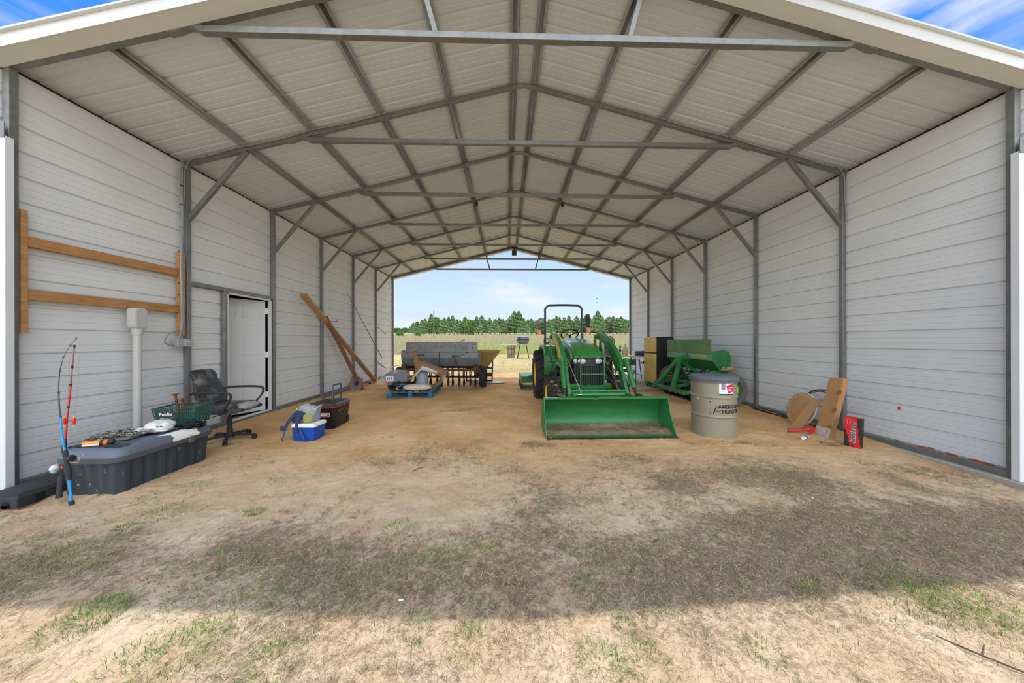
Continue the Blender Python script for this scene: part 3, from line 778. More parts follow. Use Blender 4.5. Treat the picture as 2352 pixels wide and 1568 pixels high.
# grey foreground: bait station on a paver
cs_ = atz(38, 1168, -.03); cp_ = atz(42, 1178, -.06)
t = thing('bait_station', 'long low black plastic rodent bait station by the left corner of the opening', 'bait station', (cs_.x - .30, cs_.y + .235, -.03), 0)
ang = math.radians(-2)
m = MB(); poly = [(-.30,-.19),(.26,-.20),(.34,-.10),(.36,.20),(.24,.26),(-.30,.26)]
m = MB(); m.loft([[(-.02,-.235,0),(.30,-.235,0),(.30,.31,0),(-.02,.31,0)], [(-.03,-.24,.085),(.31,-.24,.085),(.31,.315,.085),(-.03,.315,.085)], [(.03,-.20,.105),(.285,-.215,.105),(.285,.30,.105),(.0,.30,.105)]])
m.build('station_body', black_s, t, bevel=.006)
m = MB(); m.cyl((.22,-.2445,.028), (.22,-.228,.028), .028, n=20); m.box((.192,-.2445,.002), (.248,-.228,.028)); m.build('entry_hole', mat('dark hole', srgb(8,8,8), .9), t)
m = MB(); m.box((.300,-.14,.01), (.312,-.09,.07))
m.build('entry_hole', mat('dark hole', srgb(8,8,8), .9), t)
m = MB(); m.box((.10,.0,.105), (.20,.02,.109)); m.build('latch', black, t)
tag(MB().box((cp_.x-.40,cp_.y,-.062), (cp_.x,cp_.y+.62,-.031)).build('paver', mat('red brick paver', srgb(124,76,76), .9, 0, .15, 8, bump=.3), bevel=.006), 'dull red paving slab underneath the bait station', 'paver')

# fishing rods leaning at the corner
def rod(name, label, base, pts, cols, parts):
    t = thing(name, label, 'fishing rod', base)
    return t
def along(pts, a, b, k=10):
    pts = [Vector(p) for p in pts]; P = curve(pts, 12); n = len(P)-1
    return [P[int(round((a + (b-a)*i/k)*n))] for i in range(k+1)]
B0 = Vector((-3.70, -.262, .0))
tipA = [aty(px, py, y) - B0 for px, py, y in ((165,1157,-.262),(155,1070,-.235),(147,1021,-.20),(140.4,971,-.15),(134.7,904,-.05),(138.5,845,.05),(153,803,.12),(177,773,.18))]
tipB = [aty(px, py, y) - Vector((-3.945,-.165,.0)) for px, py, y in ((135,1141,-.165),(143.5,1066,-.10),(153,967,.0),(160,906,.08),(165,852,.14),(171,791,.2))]
blue_r = mat('blue rod blank', srgb(20,150,214), .3, 0, .03, 5); red_r = mat('red rod blank', srgb(196,44,54), .35); foam = mat('black foam grip', srgb(52,52,54), .85); rod_bl = mat('dark rod blank', srgb(70,72,72), .4)
t = thing('fishing_rod', 'blue fishing rod with black foam grip and bent dark tip leaning at the left corner', 'fishing rod', (-3.70, -.262, -.01), group='fishing rods')
MB().tube(along(tipA, 0, .46, 10), [.0085]*4 + [.007]*4 + [.0055]*3, 8).build('lower_blank', blue_r, t)
MB().tube(along(tipA, .46, 1, 24), [.0048]*6 + [.0035]*8 + [.002]*11, 7).build('upper_blank', rod_bl, t)
MB().tube(along(tipA, .0, .028, 3), .015, 10).build('butt_cap', foam, t)
MB().tube(along(tipA, .10, .25, 8), [.013,.017,.018,.015,.013,.013,.015,.016,.014], 10).build('grip', foam, t)
for f_ in (.47, .58, .70, .80, .90, .99):
    p = along(tipA, f_, f_, 1)[0]; MB().tube([p + Vector((.012*math.cos(a)+.01, -.006, .012*math.sin(a))) for a in [i*PI/4 for i in range(8)]], .0013, 5, closed=True).build('line_guide', black, t)
pr = along(tipA, .19, .19, 1)[0]
m = MB(); m.lathe([(0,-.012),(.024,-.012),(.028,0),(.024,.016),(.01,.020),(0,.020)], 16, T(pr.x+.035, pr.y, pr.z+.005) @ R(PI/2,'Y')); m.build('reel', black, t)
m = MB(); m.tube([pr + Vector(q) for q in ((.04,-.01,-.02),(.10,-.01,-.025),(.115,-.01,-.005),(.12,-.01,.02),(.135,-.01,.028),(.16,-.01,.035))], .0035, 7).build('reel_handle', steel, t)
t = thing('fishing_rod', 'red fishing rod with white and green reel leaning behind the blue rod', 'fishing rod', (-3.945, -.165, -.01), group='fishing rods')
MB().tube(along(tipB, .18, .70, 12), [.0085]*5 + [.0065]*8, 8).build('lower_blank', red_r, t)
MB().tube(along(tipB, .70, 1, 8), .0045, 7).build('upper_blank', mat('muted red blank', srgb(150,74,76), .4), t)
MB().tube(along(tipB, .0, .15, 6), [.016,.018,.017,.016,.017,.016,.014], 10).build('grip', foam, t)
MB().tube(along(tipB, .20, .31, 6), [.014,.017,.018,.016,.014,.012,.010], 10).build('fore_grip', foam, t)
for f_ in (.5, .68, .84, .99):
    p = along(tipB, f_, f_, 1)[0]; m = MB(); m.tube([p + Vector((.010*math.cos(a)+.008, -.006, .010*math.sin(a))) for a in [i*PI/4 for i in range(8)]], .0014, 5, closed=True); m.cyl(p, p+Vector((0,.0,.018)), .0075, n=8); m.build('line_guide', black, t)
pr = along(tipB, .19, .19, 1)[0]
m = MB(); m.ball(pr + Vector((-.045,-.01,.0)), (.018,.03,.034)); m.build('reel', mat('pale green reel', srgb(168,206,192), .35, 0, .05, 8), t)
m = MB(); m.lathe([(.0,.036),(.018,.034),(.029,.020),(.0325,.004)], 16, T(pr.x-.045, pr.y-.01, pr.z+.002) @ Matrix.Diagonal((.6,1,1,1))); m.build('reel_cover', white_p, t)
fl_red = mat('red fishing float', srgb(240,34,34), .4); fl_yel = mat('yellow float end', srgb(206,226,60), .4)
for px, py, lab in ((148, 967, 'small red oval fishing float beside the red rod, left one'), (170, 967, 'small red oval fishing float to the right of the crossing rods')):
    p = aty(px, py, -.10); t = thing('fishing_float', lab, 'fishing float', p, group='fishing floats')
    MB().ball((0,0,0), (.0105,.0105,.033)).build('float_body', fl_red, t)
    m = MB().cyl((0,0,.03), (0,0,.041), .005, n=8); m.cyl((0,0,-.041), (0,0,-.03), .005, n=8); m.build('float_end', fl_yel, t)
    MB().tube([(0,0,.04), Vector((-.01,.03,.25)), Vector((-.035,.06,.55))], .0004, 4).build('line', rod_bl, t)

# storage box
t = thing('storage_box', 'large dark slate plastic storage chest with blue grey domed lid on the sand at left', 'storage chest', (-3.80, .33, -.03))
BW, BD = .50, .84
m = MB()
def fluted(w, d, z, amp, count=26):
    P_ = [Vector(p) for p in rrect(BW, BD, .05, 5)]; dens = []
    for i in range(len(P_)):
        a, b_ = P_[i], P_[(i+1) % len(P_)]; n = max(1, int((b_-a).length/.011))
        for j in range(n): dens.append(a.lerp(b_, j/n))
    out = []; s_ = 0; tot = sum((dens[(i+1) % len(dens)]-dens[i]).length for i in range(len(dens)))
    for i, p in enumerate(dens):
        q = dens[(i+1) % len(dens)]; tg = (q-p).normalized() if (q-p).length else Vector((1,0)); nn = Vector((-tg.y, tg.x))
        u = s_/tot*count; s_ += (q-p).length; k = amp if (u % 1) < .45 else 0
        out.append(((p.x + nn.x*k)*w/BW, (p.y + nn.y*k)*d/BD, z))
    return out
m.loft([fluted(BW-.05, BD-.05, .0, .008), fluted(BW-.02, BD-.02, .27, .012), fluted(BW-.02, BD-.02, .30, .0)])
m.build('chest_body', slate_b, t, smooth=50)
m = MB()
def ring(w, d, r, z): return [(x, y, z) for x, y in rrect(w, d, r, 6)]
m.loft([ring(BW+.045, BD+.045, .10, .292), ring(BW+.05, BD+.05, .10, .30), ring(BW+.05, BD+.05, .10, .338)])
m.build('lid_rim', mat('dark slate rim', srgb(74,80,90), .6, 0, .1, 6), t, smooth=40)
m = MB(); m.loft([ring(BW+.045, BD+.045, .10, .336), ring(BW+.035, BD+.035, .10, .37), ring(BW+.0, BD+.0, .095, .398), ring(BW-.07, BD-.07, .08, .41), ring(BW-.075, BD-.075, .08, .405)])
lid = m.build('lid', slate, t, smooth=60)
hole = mat('shadowy recess plastic', srgb(58,64,74), .7)
m = MB()
for x, y in ((-.19,-.33),(.16,-.33)): m.lathe([(0,.4065),(.045,.4065),(.05,.412)], 24, T(x,y,0)); m.lathe([(.05,.4115),(.062,.4115)], 24, T(x,y,0))
m.box((-.12,-.38,.405), (.09,-.28,.412))
m.build('recess', hole, lid)
MB().box((.07,.14,.30), (.11,.14,.31))
pw = [(BW/2+.029, -.04, .34), (BW/2+.029, .30, .34), (BW/2+.022, .31, .372), (BW/2+.004, .31, .398), (BW/2-.04, .32, .4125), (BW/2-.04, -.06, .4125), (BW/2+.004, -.07, .399), (BW/2+.022, -.05, .374)]
m = MB(); rows = []
for (x, z), (a, b_) in zip([(BW/2+.028,.335),(BW/2+.029,.345),(BW/2+.0225,.373),(BW/2+.003,.401),(BW/2-.03,.411),(BW/2-.05,.4135)], [(-.0,.24),(-.02,.26),(.0,.235),(-.01,.25),(-.07,.30),(-.08,.30)]):
    rows.append([(x, a + (b_-a)*k/10, z + .0012) for k in range(11)])
m.loft(rows, closed=False, cap=False); o = m.build('paper_sheet', mat('white paper', srgb(232,232,228), .8), None); o.location = (-3.80,.33,-.03)
tag(o, 'sheet of white paper stuck over the front edge of the chest lid', 'paper')
m = MB(); m.tube([(BW/2+.035,.14,.33),(BW/2+.035,.14,.35),(BW/2+.035,.17,.35),(BW/2+.035,.17,.33)], .004, 8).build('padlock_shackle', steel, t)
MB().box((BW/2+.022,.132,.28), (BW/2+.046,.178,.325)).build('padlock', mat('grey padlock', srgb(120,118,120), .45, .6), t, bevel=.004)

LZ = .38   # top of the lid in world height
# spray can
t = thing('spray_can', 'orange and black spray can lying in the tray of the chest lid', 'spray can', (-3.82, .015, LZ+.022), rot=(0, 0, math.radians(24)))
MB().cyl((-.10,0,0), (.0,0,0), .026, n=20).build('can_body', mat('orange can', srgb(240,150,50), .35, .2, .05, 9), t)
m = MB().cyl((.0005,0,0), (.02,0,0), .0262, n=20); m.cyl((.045,0,0), (.075,0,0), .022, n=20); m.cyl((.075,0,0),(.085,0,0), .021, .012, n=20); m.build('can_cap', black, t)
MB().cyl((.0205,0,0), (.0445,0,0), .0255, .023, n=20).build('orange_band', mat('orange band', srgb(226,120,36), .4), t)
MB().box((-.10,-.0265,-.012), (.0,-.025,.0)).build('white_label', white_p, t)
# flat board
tag(MB().box((-.09,-.20,0), (.10,.20,.016), T(-3.90,.33,LZ+.001) @ R(.22,'Z')).build('board', mat('weathered grey board', srgb(120,116,108), .85, 0, .2, 9), bevel=.003), 'thin grey weathered board lying on the chest lid under the chain', 'board')
# chain: links along a wandering heap
def chain_links():
    r = random.Random(3); m = MB(); p = Vector((-.10,-.22,.012)); path = []; 
    for i in range(150):
        a = i*.42 + r.uniform(-.3,.3); rad = .05 + .055*r.random()
        cx, cy = (0.0 + .12*math.sin(i*.045), -.02 + .10*math.cos(i*.031))
        zz = .012 + .055*max(0, 1-((i*.618) % 1)*1.6)*(1-min(1, rad/.12)*.5)
        path.append(Vector((cx + rad*math.cos(a)*1.0, cy + rad*math.sin(a)*1.35, zz)))
    for i in range(12): path.append(Vector((-.12 - i*.003, -.12 - i*.014, .008)))
    for i in range(len(path)-1):
        mid = (path[i]+path[i+1])/2; d = path[i+1]-path[i]
        M = T(*mid) @ R(math.atan2(d.y,d.x),'Z') @ R(r.uniform(-.35,.35),'Y') @ R((PI/2 if i%2 else 0)+r.uniform(-.4,.4),'X')
        pts = [(x,y,0) for x,y in rrect(.040,.022,.0105,3)]
        m.tube(pts, .0032, 6, M=M, closed=True)
    return m
t = thing('chain', 'heap of grey steel chain links piled on the chest lid', 'chain', (-3.88, .33, LZ+.016))
chain_links().build('links', mat('worn steel chain', srgb(150,146,138), .35, .8, .25, 30, col2=srgb(96,78,60), patch=.6, ps=20), t)
# plastic bags
t = thing('plastic_bag', 'crumpled white plastic bag with black print on the chest lid beside the chain', 'plastic bag', (-3.74, .40, LZ+.038))
m = MB(); m.ball((0,0,.02), (.12,.10,.062), n=44, m=28, nz_=.30, seed=4, sc=1.7); m.build('bag', mat('creased white plastic', srgb(214,214,208), .4, 0, .05, 8, col2=srgb(38,38,40), patch=.60, ps=9, pd=.02), t, smooth=75)
m = MB().ball((-.06,-.09,.0), (.075,.05,.028), n=28, m=18, nz_=.35, seed=9, sc=1.8); m.build('loose_end', mat('creased white plastic end', srgb(206,206,202), .45), t, smooth=75)
t = thing('plastic_bag', 'crumpled thin black plastic bag between the basket and the white bag', 'plastic bag', (-3.585, .58, LZ+.022))
m = MB(); m.ball((0,0,0), (.085,.10,.03), n=40, m=24, nz_=.5, seed=14, sc=2.2)
m.build('bag', mat('shiny black plastic', srgb(26,27,28), .25, 0, .1, 8), t, smooth=20)
# green shopping basket
t = thing('shopping_basket', 'dark green slotted plastic shopping basket standing on the far end of the chest lid', 'basket', (-3.80, .70, LZ+.012), math.radians(14))
bg_ = mat('dark green basket plastic', srgb(22,84,72), .45, 0, .1, 6); bgk = mat('faded basket rim plastic', srgb(52,66,62), .6)
m = MB()
bw, bd, bw2, bd2, bh = .31, .23, .37, .29, .19
m.taper(0, (bw, bd), .006, (bw, bd))
def wallpt(side, u, z):
    k = z/bh; w = bw/2+(bw2-bw)/2*k; d = bd/2+(bd2-bd)/2*k
    return {'f': (w*u, -d, z), 'b': (w*u, d, z), 'l': (-w, d*u, z), 'r': (w, d*u, z)}[side]
for side, nn in (('f', 22), ('b', 22), ('l', 14), ('r', 14)):
    for k in range(nn+1):
        u = -1 + 2*k/nn; m.beam(wallpt(side, u, .004), wallpt(side, u, bh-.005), .006, .004, up=(0,1,0) if side in 'fb' else (1,0,0))
    for z in (.02, .085, .15): m.beam(wallpt(side, -1, z), wallpt(side, 1, z), .010 if z != .085 else .014, .005)
m.build('basket_body', bg_, t)
m = MB(); c = [wallpt('f',-1,bh), wallpt('f',1,bh), wallpt('b',1,bh), wallpt('b',-1,bh)]
for a, b_ in zip(c, c[1:]+c[:1]): m.beam(a, b_, .022, .012)
m.build('rim', bgk, t, bevel=.003)
ct = Vector(wallpt('f', -.35, .12)); tilt = math.atan2((bd2-bd)/2, bh)
Mf = T(ct.x, ct.y-.006, ct.z) @ R(PI/2 + tilt*1.0,'X') @ T(0,0,0)
m = MB().box((-.095,-.045,-.0015), (.095,.04,.001), Mf); m.build('name_panel', mat('basket panel', srgb(46,58,56), .55), t)
text('lettering', 'Publix', .046, white_p, t, Mf @ T(-.01,.012,.0025), bold=.001)
MB().box((-.06,-.030,.0022), (.06,-.026,.0032), Mf).build('small_print', white_p, t)
for k, (x, y, hgt, tx) in enumerate(((-.0,.02,.30,-.06),(.045,.04,.25,-.05))):
    t2 = thing('spike', 'rusty round headed steel spike standing up in the green basket, %s' % ('taller one' if k == 0 else 'shorter one'), 'spike', (-3.86+x, .70+y, LZ+.02))
    MB().cyl((0,0,0), (tx,0,hgt), .010, .012, n=10).build('shank', rust, t2)
    MB().cyl((tx,0,hgt), (tx-.002,0,hgt+.012), .034, .030, n=14).build('head', rust, t2)
tag(MB().cyl((-3.56,.64,LZ+.012), (-3.60,.70,LZ+.035), .010, n=10).build('tube', mat('clear tube', srgb(200,214,210), .3)), 'short pale plastic tube lying on the chest lid in front of the basket', 'tube')

# office chair
t = thing('office_chair', 'worn black leather swivel office chair with armrests beside the doorway', 'office chair', (-3.90, 1.37, -.01), math.radians(4))
leather = mat('worn black leather', srgb(48,48,50), .5, 0, .2, 8, col2=srgb(130,129,126), patch=.50, ps=7, pd=.22, bump=.25)
leather_d = mat('black leather side', srgb(34,35,36), .45, 0, .15, 8)
m = MB()    # seat cushion: profile along x lofted across y
prof = [(-.24,.385),(-.24,.47),(-.20,.50),(.0,.492),(.14,.495),(.22,.48),(.265,.44),(.25,.40),(.18,.385)]
rings = []
for y, k, dz in ((-.235,.90,-.03),(-.225,.97,-.012),(-.18,1,.0),(-.06,1.01,-.004),(.06,1.01,-.004),(.18,1,0),(.225,.97,-.012),(.235,.90,-.03)):
    rings.append([(x*k, y, .40 + (z-.40)*(1 if dz == 0 or dz == -.004 else .85) + (dz if z > .43 else 0)) for x, z in prof])
m.loft(rings); m.build('seat', leather, t, smooth=60, bevel=.006)
m = MB(); m.ball((.20,0,.448), (.085,.215,.050), n=20, m=12); m.build('seat_front_roll', mat('silvery worn leather', srgb(160,158,154), .45, 0, .2, 8), t, smooth=80)
rings = []
for z, x, w, th in ((.50,-.19,.20,.06),(.56,-.205,.225,.075),(.66,-.24,.22,.085),(.76,-.275,.19,.075),(.80,-.29,.165,.09),(.86,-.31,.175,.10),(.91,-.335,.165,.09),(.935,-.345,.13,.05)):
    rings.append([(x + th/2*math.cos(a)*(1), w*max(-1,min(1,math.sin(a)*1.15)), z) for a in [i*PI/10 for i in range(20)]])
m = MB(); m.loft(rings); m.build('backrest', leather, t, smooth=70, bevel=.004)
for s in (-1, 1):
    m = MB(); m.tube([(-.27,s*.235,.64),(-.20,s*.27,.665),(-.02,s*.285,.67),(.15,s*.285,.665),(.215,s*.285,.645),(.225,s*.283,.60),(.19,s*.275,.53),(.12,s*.25,.43),(.07,s*.20,.40)], [.017]*6+[.02]*26+[.017]*6+[.014]*20, 10, smooth=5, flat=.75)
    m.build('armrest', black_s, t, smooth=60)
m = MB().cyl((0,0,.365), (0,0,.40), .08, n=18); m.cyl((0,0,.30), (0,0,.37), .016, n=12); m.cyl((0,0,.13),(0,0,.31), .030, .027, n=16); m.cyl((0,0,.06),(0,0,.14), .038, .032, n=16)
m.tube([(0,.02,.37),(-.05,-.20,.35)], .005, 6); m.build('gas_column', black, t)
m = MB().cyl((0,0,.045),(0,0,.10), .055, .045, n=18); m.build('base_hub', black, t)
for k in range(5):
    a = math.radians(-62 + 72*k); c, s_ = math.cos(a), math.sin(a)
    m = MB(); m.beam((.04*c,.04*s_,.075), (.27*c,.27*s_,.06), .035, .03); lg = m.build('base_leg', black, t, bevel=.008)
    m = MB(); px_, py_ = .275*c, .275*s_
    for q in (-.014, .014): m.cyl((px_-s_*q - s_*(.008 if q > 0 else -.008), py_+c*q + c*(.008 if q > 0 else -.008), .026), (px_-s_*q, py_+c*q, .026), .026, n=16)
    m.box((px_-.018,py_-.018,.02), (px_+.018,py_+.018,.058)); m.build('caster', black, lg)

# coolers
t = thing('wheeled_cooler', 'big black wheeled cooler with red seam and raised pull handle', 'cooler', (-2.985, 2.06, -.012), math.radians(1))
bk = mat('black cooler plastic', srgb(22,24,26), .38, 0, .1, 6)
m = MB(); rr_ = lambda w, d, z, r=.05: [(x, y, z) for x, y in rrect(w, d, r, 4)]
m.loft([rr_(.34,.42,.0), rr_(.35,.44,.03), rr_(.385,.485,.30), rr_(.39,.49,.315)]); m.box((.150,.15,.02),(.186,.225,.12)); m.build('cooler_body', bk, t, smooth=40)
m = MB(); m.loft([rr_(.40,.50,.3155,.055), rr_(.40,.50,.328,.055)]); m.build('red_seam', red, t)
m = MB(); m.loft([rr_(.405,.505,.3285,.055), rr_(.41,.51,.345,.055), rr_(.36,.46,.378,.05)]); lidc = m.build('lid', mat('black lid plastic', srgb(48,50,52), .45, 0, .1, 6), t, smooth=25)
m = MB()
for x, y in ((-.12,-.15),(.10,-.16),(-.12,.14)): m.cyl((x,y,.376), (x,y,.381), .028, n=18)
m.box((-.09,-.12,.377),(.06,.05,.382)); m.build('cup_holder', mat('black recess', srgb(24,25,26), .6), lidc)
m = MB(); hh = mat('handle grey plastic', srgb(66,66,66), .4, .3)
m.tube([(.10,-.11,.37),(.10,-.11,.615),(.10,-.10,.635),(.10,.12,.635),(.10,.13,.615),(.10,.13,.37)], .013, 10); m.build('pull_handle', hh, t)
m = MB().box((.192,-.16,.235),(.205,-.0,.275)); m.box((.189,-.14,.19),(.197,-.02,.20)); m.build('side_grip', hh, t, bevel=.004)
m = MB().cyl((-.17,.20,.05),(-.20,.20,.05), .05, n=18); m.build('wheel', black, t)
Mp = T(-.015,-.237,.215) @ R(PI/2+.08,'X')
m = MB().box((-.135,-.028,-.004),(.135,.028,.001), Mp); m.build('name_plate', white_p, t)
m = MB().box((-.130,-.024,.001),(.130,.024,.003), Mp); m.build('name_plate_field', mat('crimson', srgb(190,24,60), .4), t)
text('lettering', 'CRAFTSMAN', .036, white_p, t, Mp @ T(0,0,.0038), bold=.0012, sx=1.02)
t = thing('small_cooler', 'small blue cooler with white lid on the sand in front of the black cooler', 'cooler', (-2.90, 1.42, -.012), math.radians(-3))
m = MB(); m.loft([rr_(.27,.23,.0,.02), rr_(.275,.235,.02,.02), rr_(.30,.255,.18,.02)]); m.build('cooler_body', blue_c, t, smooth=30)
m = MB(); m.loft([rr_(.31,.265,.1805,.025), rr_(.315,.27,.19,.025), rr_(.31,.265,.215,.025), rr_(.29,.245,.225,.02)]); m.build('lid', white_p, t, smooth=30)
m = MB(); m.beam((-.09,-.1215,.03),(.09,-.1215,.03), .004,.02); m.build('foot_panel', mat('deep blue plastic', srgb(8,56,140), .45), t)
# backpack lying on it
t = thing('backpack', 'open grey blue backpack with olive pocket and navy straps slumped on the small blue cooler', 'backpack', (-2.93, 1.45, .215))
rings = []
for k, (z, w, d, ox, oy) in enumerate([(0,.22,.16,-.01,0),(.03,.26,.19,0,0),(.09,.25,.185,.005,.0),(.15,.25,.17,.02,.0),(.19,.27,.15,.03,.0),(.205,.25,.13,.03,0),(.175,.22,.10,.03,0),(.13,.18,.08,.03,0)]):
    rg = []
    for i in range(28):
        a = 2*PI*i/28; n_ = 1 + .10*noise.fractal(Vector((math.cos(a)*2, math.sin(a)*2, z*14)), 1, 2, 3)
        rg.append((ox + w/2*math.copysign(abs(math.cos(a))**.6, math.cos(a))*n_, oy + d/2*math.copysign(abs(math.sin(a))**.6, math.sin(a))*n_, z + (.018*math.sin(a*3+1) if z > .14 else 0)))
    rings.append(rg)
m = MB(); m.loft(rings); m.build('pack_body', denim, t, smooth=60)
MB().loft([[(x+.055,y-.095,z) for x,y in rrect(.12*k,.05*k,.02,3)] for z,k in ((.005,.9),(.02,1.05),(.09,1.02),(.105,.8))]).build('pocket', olive, t, smooth=60)
MB().tube([(-.10,-.085,.19),(-.085,-.09,.16),(-.06,-.10,.135),(.02,-.095,.145),(.10,-.085,.165),(.14,-.06,.175)], .005, 6, smooth=4).build('piping', lime, t)
def strap(pts, w, th=.004):
    P_ = curve([Vector(p) for p in pts], 6); m = MB(); rings = []
    for i, p in enumerate(P_):
        tg = (P_[min(i+1,len(P_)-1)] - P_[max(i-1,0)]).normalized(); s_ = tg.cross(Vector((0,1,.15))).normalized(); nn = s_.cross(tg)
        rings.append([p - s_*w/2 - nn*th, p + s_*w/2 - nn*th, p + s_*w/2 + nn*th, p - s_*w/2 + nn*th])
    return m.loft(rings)
strap([(-.02,-.10,.14),(-.10,-.115,.12),(-.16,-.13,.04),(-.20,-.14,-.03),(-.225,-.15,-.075),(-.25,-.15,-.06),(-.24,-.14,-.03)], .038, .006).build('shoulder_strap', navy, t)
strap([(.01,-.10,.14),(-.02,-.125,.10),(-.045,-.155,.03),(-.05,-.165,-.05),(-.048,-.165,-.11)], .030, .006).build('shoulder_strap', navy, t)
strap([(-.13,-.09,.11),(-.09,-.105,.07),(-.05,-.112,.02)], .15, .01).build('back_panel', navy, t)
web = mat('blue webbing', srgb(46,78,116), .8)
strap([(-.20,-.14,-.06),(-.215,-.155,-.13),(-.235,-.17,-.215)], .022, .0015).build('webbing', web, t)
strap([(-.02,-.13,.05),(-.005,-.165,-.06),(.02,-.17,-.12),(.055,-.18,-.19),(.065,-.20,-.215)], .022, .0015).build('webbing', web, t)
# dark clutter behind the black cooler
t = thing('work_light', 'round black work light lying by the wall behind the black cooler', 'work light', (-3.72, 2.85, .0))
p = aty(770, 897, 3.2); t.location = (p.x, p.y, 0)
MB().lathe([(0,.06),(.06,.05),(.10,.0),(.105,-.02),(.09,-.03)], 24, T(0,0,.12) @ R(-1.2,'X') @ R(.3,'Y')).build('shade', mat('black enamel', srgb(30,30,30), .35), t)
MB().ball((.05,.0,.07), (.06,.04,.08), n=14, m=10, nz_=.3, seed=2).build('lamp_body', mat('grey white housing', srgb(168,172,180), .5), t)
m = MB(); m.tube([(-.03,-.02,.13),(.05,-.02,.20),(.12,0,.13)], .008, 8, smooth=5); m.box((-.05,-.05,0),(.10,.05,.012)); m.build('bracket', black, t)
p = aty(783, 897, 3.35)
tag(MB().ball((p.x,p.y,.06), (.09,.06,.06), n=26, m=16, nz_=.45, seed=5, sc=1.9).build('rag', mat('reddish brown rag', srgb(96,64,58), .9)), 'crumpled reddish brown rag behind the black cooler handle', 'rag')
p = aty(790, 893, 4.4)
tag(MB().box((p.x-.5,4.35,.0), (p.x-.44,5.6,.05)).build('metal_channel', galv_w), 'loose dark metal channel lying along the foot of the left wall', 'metal channel')
# toothed disc blade
t = thing('disc_blade', 'rusty notched disc harrow blade leaning on the left wall by the timbers', 'disc blade', tuple(aty(818, 898, 5.45)))
t.location = (-4.19, 5.42, -.005)
poly = []
for k in range(60):
    a = 2*PI*k/60; r_ = .185 if (k % 5) < 3 else .162; poly.append((r_*math.cos(a), r_*math.sin(a)))
M = T(0,0,.185) @ R(math.radians(28),'Z') @ R(PI/2-.30,'X')
m = MB(); m.prism(poly, -.003, .003, M); m.build('disc', mat('rusty disc steel', srgb(112,92,84), .6, .4, .2, 8, col2=srgb(150,150,150), patch=.56, ps=5), t)
m = MB(); m.cyl((0,0,.0035),(0,0,.010), .06, .05, n=24, M=M); m.build('hub_boss', dark_steel, t)
# long timbers leaning
a, b_ = Vector((-4.515, 3.80, 2.28)), Vector((-4.40, 7.10, .02))
o = MB().beam(a, b_, .05, .13, up=(1,0,0)).build('timber', wood_b, bevel=.004); tag(o, 'long light brown timber beam leaning diagonally on the left wall', 'timber')
a, b_ = Vector((-4.47, 4.52, 1.86)), Vector((-4.13, 5.62, -.01))
o = MB().beam(a, b_, .06, .08, up=(1,0,0)).build('timber', wood_d, bevel=.004); tag(o, 'shorter dark brown timber crossing in front of the long one', 'timber')
a = aty(745, 738, 4.6); 
tag(MB().tube([a, a+Vector((.12,.0,-.003)), a+Vector((.28,-.02,.0)), a+Vector((.33,-.03,.02))], .009, 7, smooth=4).build('strap', red), 'short red cord tying the two timbers together', 'cord')
# thin pole
tag(MB().cyl((-4.54, 5.62, 2.62), (-4.38, 7.55, .75), .006, .012, n=8).build('pole', rod_bl), 'long thin dark pole leaning on the left wall near the rear', 'pole')
tag(MB().box((-4.57,6.10,1.16),(-4.53,6.14,1.28)).build('outlet', pvc, bevel=.004), 'small grey outlet box on the fifth left post', 'outlet')
p = aty(868, 752, 7.6)
tag(MB().tube([(-4.55,7.60,p.z),(-4.50,7.66,p.z-.02),(-4.36,7.85,p.z-.22)], .008, 6).build('hook', rust), 'thin rusty hook sticking out from the sixth left post', 'hook')
# white wire rack
t = thing('wire_rack', 'white wire shelf rack propped by the left wall near the timbers', 'wire rack', (-3.93, 6.35, 0))
m = MB()
for x in (-.10,.04,.17): m.beam((x,0,.04),(x,0,.50), .016,.016)
for z in (.04,.15,.27,.39,.50): m.beam((-.10,0,z),(.17,0,z), .014,.014)
for z in (.06,.50):
    for x in (-.10,.17): m.beam((x,0,z),(x-.05,.35,z+.02), .014,.014)
m.beam((.17,0,.50),(.62,.5,.60), .014,.014)
m.build('rack_wires', white_p, t)
p = aty(868, 820, 7.4)
tag(MB().beam((-4.52,7.5,.62),(-4.16,7.4,.40), .05,.05).build('bracket', grey_box, bevel=.004), 'bent dark grey metal bracket leaning behind the wire rack', 'bracket')
p = aty(842, 878, 6.4)
t = thing('hand_drill', 'small orange and black hand tool on the ground behind the timbers', 'hand tool', (p.x+.05, 6.4, .02))
MB().box((-.05,-.02,0),(.02,.02,.05)).build('tool_body', mat('orange tool', srgb(226,120,30), .5), t, bevel=.008)
MB().box((.021,-.018,.01),(.08,.018,.06)).build('tool_grip', black, t, bevel=.008)
